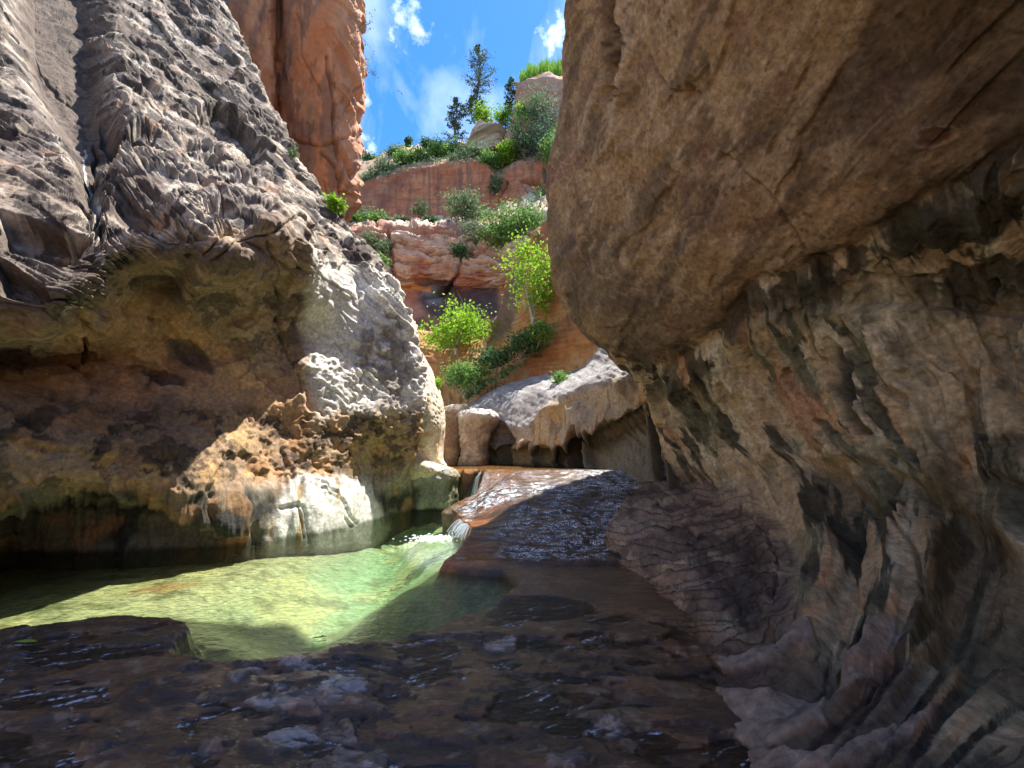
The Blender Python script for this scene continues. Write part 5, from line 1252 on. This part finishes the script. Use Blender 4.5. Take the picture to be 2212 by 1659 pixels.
def conifer(name, px, ybase, ytop, Y, wpx, label, group, seed, dens=1.0, bare=0.25, leafpx=3.2):
    rnd = random.Random(seed); foot = at(px, ybase, Y); H = at(px, ytop, Y)[2] - foot[2]; s = Y / F; Wd = wpx * s
    root = empty(name, foot, label=label, category='pine tree', group=group)
    tr = [(np.array([0.02 * H * math.sin(i * 0.8 + seed), 0, H * i / 10]), 0.013 * H * (1 - 0.9 * i / 10)) for i in range(11)]
    paths = [tr]; pts = []
    nb = int(70 * dens)
    for i in range(nb):
        f = bare + (1 - bare) * (i / nb) ** 0.9
        h = f * H; a = rnd.uniform(0, 2 * math.pi)
        prof = min(1.0, (1.03 - f) * 1.9) * (0.65 + 0.35 * math.sin((f - bare) * 9 + seed)) * rnd.uniform(0.6, 1.1)
        if f < bare + 0.12: prof *= 0.7
        L = Wd * 0.68 * prof + 0.02 * H
        lb = limb(rnd, np.array([tr[min(int(f * 10), 9)][0][0], 0, h]), np.array([math.cos(a), math.sin(a), 0.25]), L, 0.0035 * H + 0.01, 5, -0.05, 0.14)
        paths.append(lb)
        for q, (p, r) in enumerate(lb[1:]):
            for _ in range(int(5 * (0.3 + q / 2.2))):
                pts.append(p + np.array([rnd.gauss(0, 1), rnd.gauss(0, 1), rnd.gauss(0, 0.7)]) * (L * 0.07 + 0.05))
    for _ in range(40):
        pts.append(tr[-1][0] + np.array([rnd.gauss(0, 0.01), rnd.gauss(0, 0.01), rnd.uniform(-0.06, 0.0)]) * H)
    tubes('trunk', paths, B_BROWN, root, 5)
    leaves('crown', pts, leafpx * 0.85 * s, L_PINE, root, seed, 2.2)
    return root

def build_plants():
    conifer('pine_tree', 1032, 262, 98, 54, 82, 'tallest pine on the skyline, open crown with sky showing through', 'pines on the skyline', 3, 1.5, 0.12, 2.6)
    conifer('pine_tree', 982, 322, 215, 52, 74, 'shorter dark pine on the skyline left of the tallest pine', 'pines on the skyline', 8, 1.2, 0.12, 2.8)
    conifer('pine_tree', 1018, 268, 212, 56, 46, 'small slim pine standing against the foot of the tallest pine', 'pines on the skyline', 12, 0.8, 0.1, 2.6)
    conifer('pine_tree', 1104, 262, 168, 56, 44, 'thin pine in front of the sky just left of the butte', 'pines on the skyline', 21, 1.0, 0.08, 2.8)
    B = broadleaf
    B('juniper_tree', 1168, 300, 165, 46, 92, L_SAGE, 5200, 3.2, 'grey-green juniper high on the butte below the grassy top', 'tree', None, 31, B_GREY, 0, 1, 0.15, 0.55)
    B('juniper_tree', 1180, 395, 215, 43, 96, L_PINE, 7500, 3.2, 'big dark juniper hanging below the butte beside the overhanging wall', 'tree', None, 32, B_BROWN, -0.1, 1, 0.1, 0.55)
    B('juniper_tree', 1135, 352, 262, 44.5, 60, L_DARK, 2800, 3.2, 'dark juniper between the striped boulder and the big hanging juniper', 'tree', None, 33, B_BROWN, 0, 1, 0.15, 0.5)
    B('bush', 1130, 268, 222, 48.5, 34, L_BRIGHT, 900, 3.0, 'yellow-green bush on the left flank of the butte', 'bush', 'bushes near the skyline', 34, B_GREY, 0, 2, 0.1)
    B('oak_tree', 1004, 505, 398, 37, 92, L_SAGE, 5200, 4.0, 'pale green oak standing on the bench in front of the red cliff', 'tree', None, 41, B_GREY, -0.1, 1, 0.05, 0.42)
    B('bush', 1030, 545, 478, 35, 80, L_SAGE, 2600, 4.0, 'pale bush hanging over the bench edge below the pale oak', 'bush', 'bushes on the bench', 42, B_GREY, 0, 3, 0.0)
    B('bush', 1085, 560, 440, 34, 84, L_MID, 4600, 3.8, 'large green bush right of the pale oak, falling down the slope', 'bush', 'bushes on the bench', 43, B_GREY, -0.2, 3, 0.0, 0.5)
    B('bush', 1140, 530, 420, 33, 110, L_MID, 6000, 3.8, 'tall green thicket bush against the overhanging wall, above the red slope', 'bush', 'bushes on the bench', 44, B_GREY, 0, 3, 0.0, 0.5)
    B('cottonwood_tree', 984, 768, 630, 25.5, 150, L_BRIGHT, 7500, 4.6, 'sunlit bright green cottonwood in the middle of the canyon', 'tree', None, 51, B_PALE, -0.12, 1, 0.0, 0.42)
    B('cottonwood_tree', 1152, 706, 515, 22.5, 120, L_BRIGHT, 6500, 4.2, 'airy light green tree with pale trunk against the overhanging wall', 'tree', None, 52, B_PALE, -0.05, 2, 0.0, 0.5)
    B('bush', 1008, 868, 776, 23.5, 92, L_MID, 3600, 4.2, 'round green bush at the foot of the orange alcove', 'bush', None, 53, B_PALE, 0, 3, 0.1, 0.45)
    B('bush', 1072, 806, 742, 22.5, 74, L_DARK, 3800, 4.0, 'dark green bush low in the middle of the orange alcove', 'bush', 'dark bushes in the alcove', 54, B_GREY, 0, 3, 0.0, 0.5)
    B('bush', 1122, 778, 706, 22, 76, L_DARK, 3800, 4.0, 'dark green bush under the airy tree on the alcove slope', 'bush', 'dark bushes in the alcove', 55, B_GREY, 0, 3, 0.0, 0.5)
    B('bush', 1160, 752, 688, 21.5, 60, L_MID, 2600, 4.0, 'green bush at the right end of the dark alcove bushes', 'bush', None, 56, B_GREY, 0, 3, 0.0, 0.5)
    B('small_bush', 1213, 838, 799, 17.6, 40, L_MID, 700, 5.0, 'small leafy bush growing from a crack on the grey slickrock', 'bush', None, 57, B_GREY, 0, 3, 0.0, 0.5)
    B('small_tree', 906, 488, 438, 42, 44, L_DARK, 900, 3.4, 'small dark tree at the foot of the red cliff', 'tree', None, 58, B_BROWN, 0.2, 2, 0.3, 0.4)
    B('bush', 722, 462, 422, 11.4, 40, L_BRIGHT, 1500, 4.6, 'bright yellow-green bush rooted on the crest of the leaning wall', 'bush', None, 61, B_GREY, 0, 3, 0.0, 0.5)
    B('bush', 632, 345, 308, 11.5, 22, L_SAGE, 500, 3.4, 'small grey tuft on the upper crest of the leaning wall beside the red cliff', 'bush', None, 62, B_GREY, 0, 3, 0.0, 0.5)
    B('bush', 818, 578, 548, 12.6, 46, L_MID, 900, 4.0, 'low green bush behind the rounded nose of the leaning wall', 'bush', None, 63, B_GREY, 0, 3, 0.0, 0.5)
    B('bush', 948, 842, 812, 14.5, 18, L_BRIGHT, 350, 3.6, 'tiny green tuft on the sunlit fin of rock', 'bush', None, 64, B_GREY, 0, 3, 0.0, 0.5)
    sh = [(778, 500, 456, 38, 44, L_SAGE, 'sage bush on the bench, nearest the crest of the leaning wall'), (812, 500, 462, 37.5, 40, L_MID, 'green bush second along the bench above the banded cliff'),
          (842, 502, 470, 37, 34, L_SAGE, 'grey sage bush third along the bench above the banded cliff'), (762, 488, 458, 36, 30, L_MID, 'dark green bush behind the bright one on the leaning wall crest'),
          (795, 548, 510, 34, 30, L_SAGE, 'thin sage bush on the banded cliff left of the crack'), (830, 560, 520, 33.6, 26, L_SAGE, 'sage tuft in the crack of the banded cliff'), (1002, 570, 530, 34, 34, L_DARK, 'dark tuft trailing in the cleft under the pale oak'),
          (870, 488, 474, 40, 26, L_SAGE, 'low sage tuft near the small dark tree'), (930, 490, 474, 40, 26, L_DARK, 'low dark tuft right of the small dark tree')]
    for i, (x, yb, yt, Y, w, m, lab) in enumerate(sh):
        B('bush', x, yb, yt - 4, Y, w * 1.25, m, int(w * 75), 3.6, lab, 'bush', 'bushes on the bench', 70 + i, B_GREY, 0, 3, 0.0, 0.55)
    up = [(782, 420, 385, 46, 36, L_SAGE, 'grey-green bush lowest left on the upper cliff rim by the red wall'), (808, 405, 368, 46.5, 38, L_SAGE, 'grey bush second along the upper cliff rim'), (838, 388, 350, 47, 42, L_SAGE, 'feathery grey bush third along the upper cliff rim'),
          (872, 374, 334, 47.5, 42, L_MID, 'green bush on the upper rim below the skyline domes'), (905, 362, 330, 48, 36, L_MID, 'fresh green bush right of the rim bush below the domes'), (855, 352, 322, 55, 34, L_SAGE, 'small grey bush against the skyline dome'),
          (945, 352, 318, 49, 34, L_MID, 'green bush on the rim left of the shorter pine'), (972, 345, 302, 50, 40, L_MID, 'fresh green bush at the foot of the shorter pine'), (1002, 345, 300, 48.5, 38, L_SAGE, 'grey-green bush against the left side of the striped boulder'),
          (1030, 355, 322, 47, 44, L_SAGE, 'sage bush below the striped boulder'), (1058, 372, 338, 46, 40, L_MID, 'green bush in the notch under the striped boulder'), (1085, 362, 325, 46, 36, L_BRIGHT, 'yellow-green bush right of the striped boulder'),
          (1110, 345, 312, 45.5, 34, L_BRIGHT, 'yellow-green bush at the foot of the butte'), (1062, 420, 382, 44, 24, L_SAGE, 'pale tuft in the gully between the two red cliffs'), (1175, 455, 400, 41, 44, L_MID, 'green bush below the big hanging juniper'),
          (1188, 372, 300, 41.5, 40, L_MID, 'bright bush touching the edge of the overhanging wall'), (985, 372, 340, 47, 34, L_SAGE, 'grey bush over the middle of the red cliff rim'), (800, 362, 338, 62, 30, L_DARK, 'dark scrub bush in the saddle left of the domes'),
          (922, 326, 306, 60, 26, L_DARK, 'dark dead-looking bush breaking the skyline right of the domes'), (880, 322, 302, 66, 14, L_DARK, 'tiny spindly bush on top of the skyline domes')]
    for i, (x, yb, yt, Y, w, m, lab) in enumerate(up):
        B('bush', x, yb, yt - 6, Y, w * 1.3, m, int(w * 75), 3.4, lab, 'bush', 'bushes near the skyline', 100 + i, B_GREY, 0, 3, 0.0, 0.55)
    for i, (x, yb, yt, Y, w) in enumerate([(1045, 268, 232, 53, 50), (1085, 272, 238, 52, 46)]):
        B('bush', x, yb, yt, Y, w, L_BRIGHT, int(w * 38), 3.2, ['fresh green bush on top of the striped boulder, under the tallest pine', 'fresh green bush on top of the striped boulder, nearer the butte'][i], 'bush', 'bushes near the skyline', 140 + i, B_GREY, 0, 3, 0.0, 0.55)
    # low scrub and grass that covers the benches between the bushes
    rs = np.random.RandomState(19); C = []
    for (pl, Y, dens, up_, m_) in [([(766, 402), (830, 378), (880, 360), (950, 346), (1000, 342), (1050, 346), (1075, 368), (1110, 348), (1170, 345)], 46, 2600, 16, 0), ([(758, 492), (800, 488), (860, 486), (930, 484), (990, 488), (1050, 500), (1110, 478), (1180, 440)], 38, 1800, 9, 0),
                          ([(780, 352), (830, 352), (880, 330), (940, 326), (990, 322)], 58, 700, 6, 0), ([(1118, 330), (1150, 300), (1190, 270)], 46, 900, 30, 0), ([(1000, 860), (1040, 835), (1100, 800), (1180, 745)], 23, 900, 8, 0)]:
        t = rs.rand(dens) * (len(pl) - 1); j = t.astype(int); f = (t - j)[:, None]; A = np.array(pl, float)
        p = A[j] * (1 - f) + A[j + 1] * f + rs.normal(size=(dens, 2)) * [3, up_ * 0.45]
        ok_ = noise(np.stack([p[:, 0] / 14, p[:, 1] / 10, p[:, 0] * 0 + Y], -1)) > -0.05
        for q in p[ok_]:
            C.append(at(q[0], q[1], Y * rs.uniform(0.97, 1.03)))
    leaves('undergrowth', C, 0.17, L_SAGE, None, 5, 1.8, kind='stuff', label='low grey-green scrub covering the cliff benches')
    # tall grass on the butte top
    rs = np.random.RandomState(9); pts = []
    V, Fq = [], []
    for i in range(2600):
        px = rs.uniform(1124, 1225); Yd = rs.uniform(51, 58)
        yb = np.interp(px, [1120, 1165, 1205, 1230], [176, 160, 164, 168]) - rs.uniform(-3, 3)
        p = at(px, yb, Yd); h = rs.uniform(0.5, 1.4) * (1.0 + 0.9 * math.sin(px * 0.35) * math.sin(px * 0.13 + 1) + 0.5 * (px > 1180)) + 0.4 * rs.rand(); l = rs.normal(size=2) * 0.25; w = 0.05
        b0 = len(V); V += [p + [-w, 0, 0], p + [w, 0, 0], p + [l[0] + w * .3, l[1], h], p + [l[0] - w * .3, l[1], h]]
        Fq.append((b0, b0 + 1, b0 + 2, b0 + 3))
    mesh_obj('tall_grass', V, Fq, L_GRASS, None, smooth=False, kind='stuff', label='tall bright grass on top of the butte')
    # bare twigs leaning out from the red cliff
    for (x, y, Y, sd_, lab) in [(772, 70, 19.9, 3, 'bare twiggy shrub leaning out near the top of the red cliff'), (778, 150, 20.6, 6, 'smaller bare shrub lower on the red cliff edge')]:
        rnd = random.Random(sd_); root = empty('bare_shrub', at(x, y, Y), label=lab, category='shrub')
        paths, tips = [], []
        for i in range(7 if sd_ == 3 else 4):
            d = np.array([rnd.uniform(0.1, 0.6), rnd.uniform(-0.2, 0.2), rnd.uniform(-0.3, 1.2)])
            lb = limb(rnd, np.zeros(3), d, rnd.uniform(0.7, 1.6) * (1 if sd_ == 3 else 0.6), 0.018, 6, 0.06, 0.3); paths.append(lb)
            for q in range(2, 6):
                l2 = limb(rnd, lb[q][0], d + np.array([rnd.gauss(0, .6), 0, rnd.gauss(0, .7)]), 0.35, 0.009, 4, 0, 0.3); paths.append(l2); tips.append(l2[-1][0])
        tubes('trunk', paths, B_GREY, root, 4)
        C = np.array(tips)[np.random.RandomState(1).randint(len(tips), size=70)] + np.random.RandomState(2).normal(size=(70, 3)) * 0.07
        leaves('crown', C, 0.07, L_SAGE, root, 4)

def build_small():
    # two swifts crossing the sky
    M = bark_mat('dark_feather', (0.03, 0.03, 0.035))
    for (x, y, sc_, rz, lab) in [(862, 197, 1.0, 0.5, 'dark bird gliding across the blue sky, the upper of two'), (868, 203, 0.7, 1.4, 'dark bird gliding across the blue sky, the lower of two')]:
        s = 0.33 * sc_
        c = at(x, y, 60)
        V = [(0, -0.9, 0), (0.12, -0.3, 0.1), (0.14, 0.3, 0.08), (0, 0.9, 0.02), (-0.14, 0.3, 0.08), (-0.12, -0.3, 0.1), (0, 0, -0.12), (1.1, -0.2, 0.22), (2.0, -0.75, 0.1), (0.9, 0.28, 0.18), (-1.1, -0.2, 0.22), (-2.0, -0.75, 0.1), (-0.9, 0.28, 0.18), (0.2, 1.3, 0), (-0.2, 1.3, 0), (0, 0, 0.14)]
        Fc = [(0, 1, 15), (1, 2, 15), (2, 3, 15), (3, 4, 15), (4, 5, 15), (5, 0, 15), (1, 0, 6), (2, 1, 6), (3, 2, 6), (4, 3, 6), (5, 4, 6), (0, 5, 6), (1, 7, 9), (1, 9, 2), (7, 8, 9), (5, 12, 10), (5, 4, 12), (10, 12, 11), (3, 13, 14)]
        cr, sr = math.cos(rz), math.sin(rz)
        V = [(c[0] + s * (p[0] * cr - p[1] * sr), c[1] + s * (p[0] * sr + p[1] * cr) * 0.8, c[2] + s * (p[2] + 0.5 * p[1])) for p in V]
        mesh_obj('bird', V, Fc, M, None, smooth=False, label=lab, category='bird')
    # a fallen leaf on the dark slab and a sunken twig in the pool
    p = onz(52, 1392, 0.14); L = leaf_mat('fallen_leaf', (0.25, 0.36, 0.04), (0.3, 0.4, 0.05), 0.2)
    V = []
    for t in np.linspace(0, 1, 7):
        w = 0.028 * math.sin(math.pi * min(max(t, 0.04), 0.96)); V += [(p[0] + 0.16 * t - 0.08, p[1] + w + 0.02 * t, p[2] + 0.02 + 0.004 * math.sin(t * 5)), (p[0] + 0.16 * t - 0.08, p[1] - w + 0.02 * t, p[2] + 0.02 + 0.004 * math.sin(t * 5))]
    mesh_obj('fallen_leaf', V, [(2 * i, 2 * i + 1, 2 * i + 3, 2 * i + 2) for i in range(6)], L, None, label='single green leaf lying on the dark slab left of the pool', category='leaf')
    for (x, y, a, lab) in [(690, 1376, 0.4, 'short dark twig floating in the near part of the pool'), (742, 1392, -0.2, 'thin dark sliver of wood floating right of the twig in the pool')]:
        p = onz(x, y, 0.004)
        pts = [((p[0] + 0.028 * (i - 2) * math.cos(a), p[1] + 0.028 * (i - 2) * math.sin(a) + 0.006 * (i % 2), 0.004), 0.005 * (1 - 0.15 * abs(i - 2))) for i in range(5)]
        tubes('floating_twig', [pts, [(pts[2][0], 0.004), ((pts[2][0][0] + 0.02, pts[2][0][1] + 0.04, 0.004), 0.002)]], B_BROWN, None, 5, label=lab, category='twig')

build_rocks(); build_falls(); build_plants(); build_small()
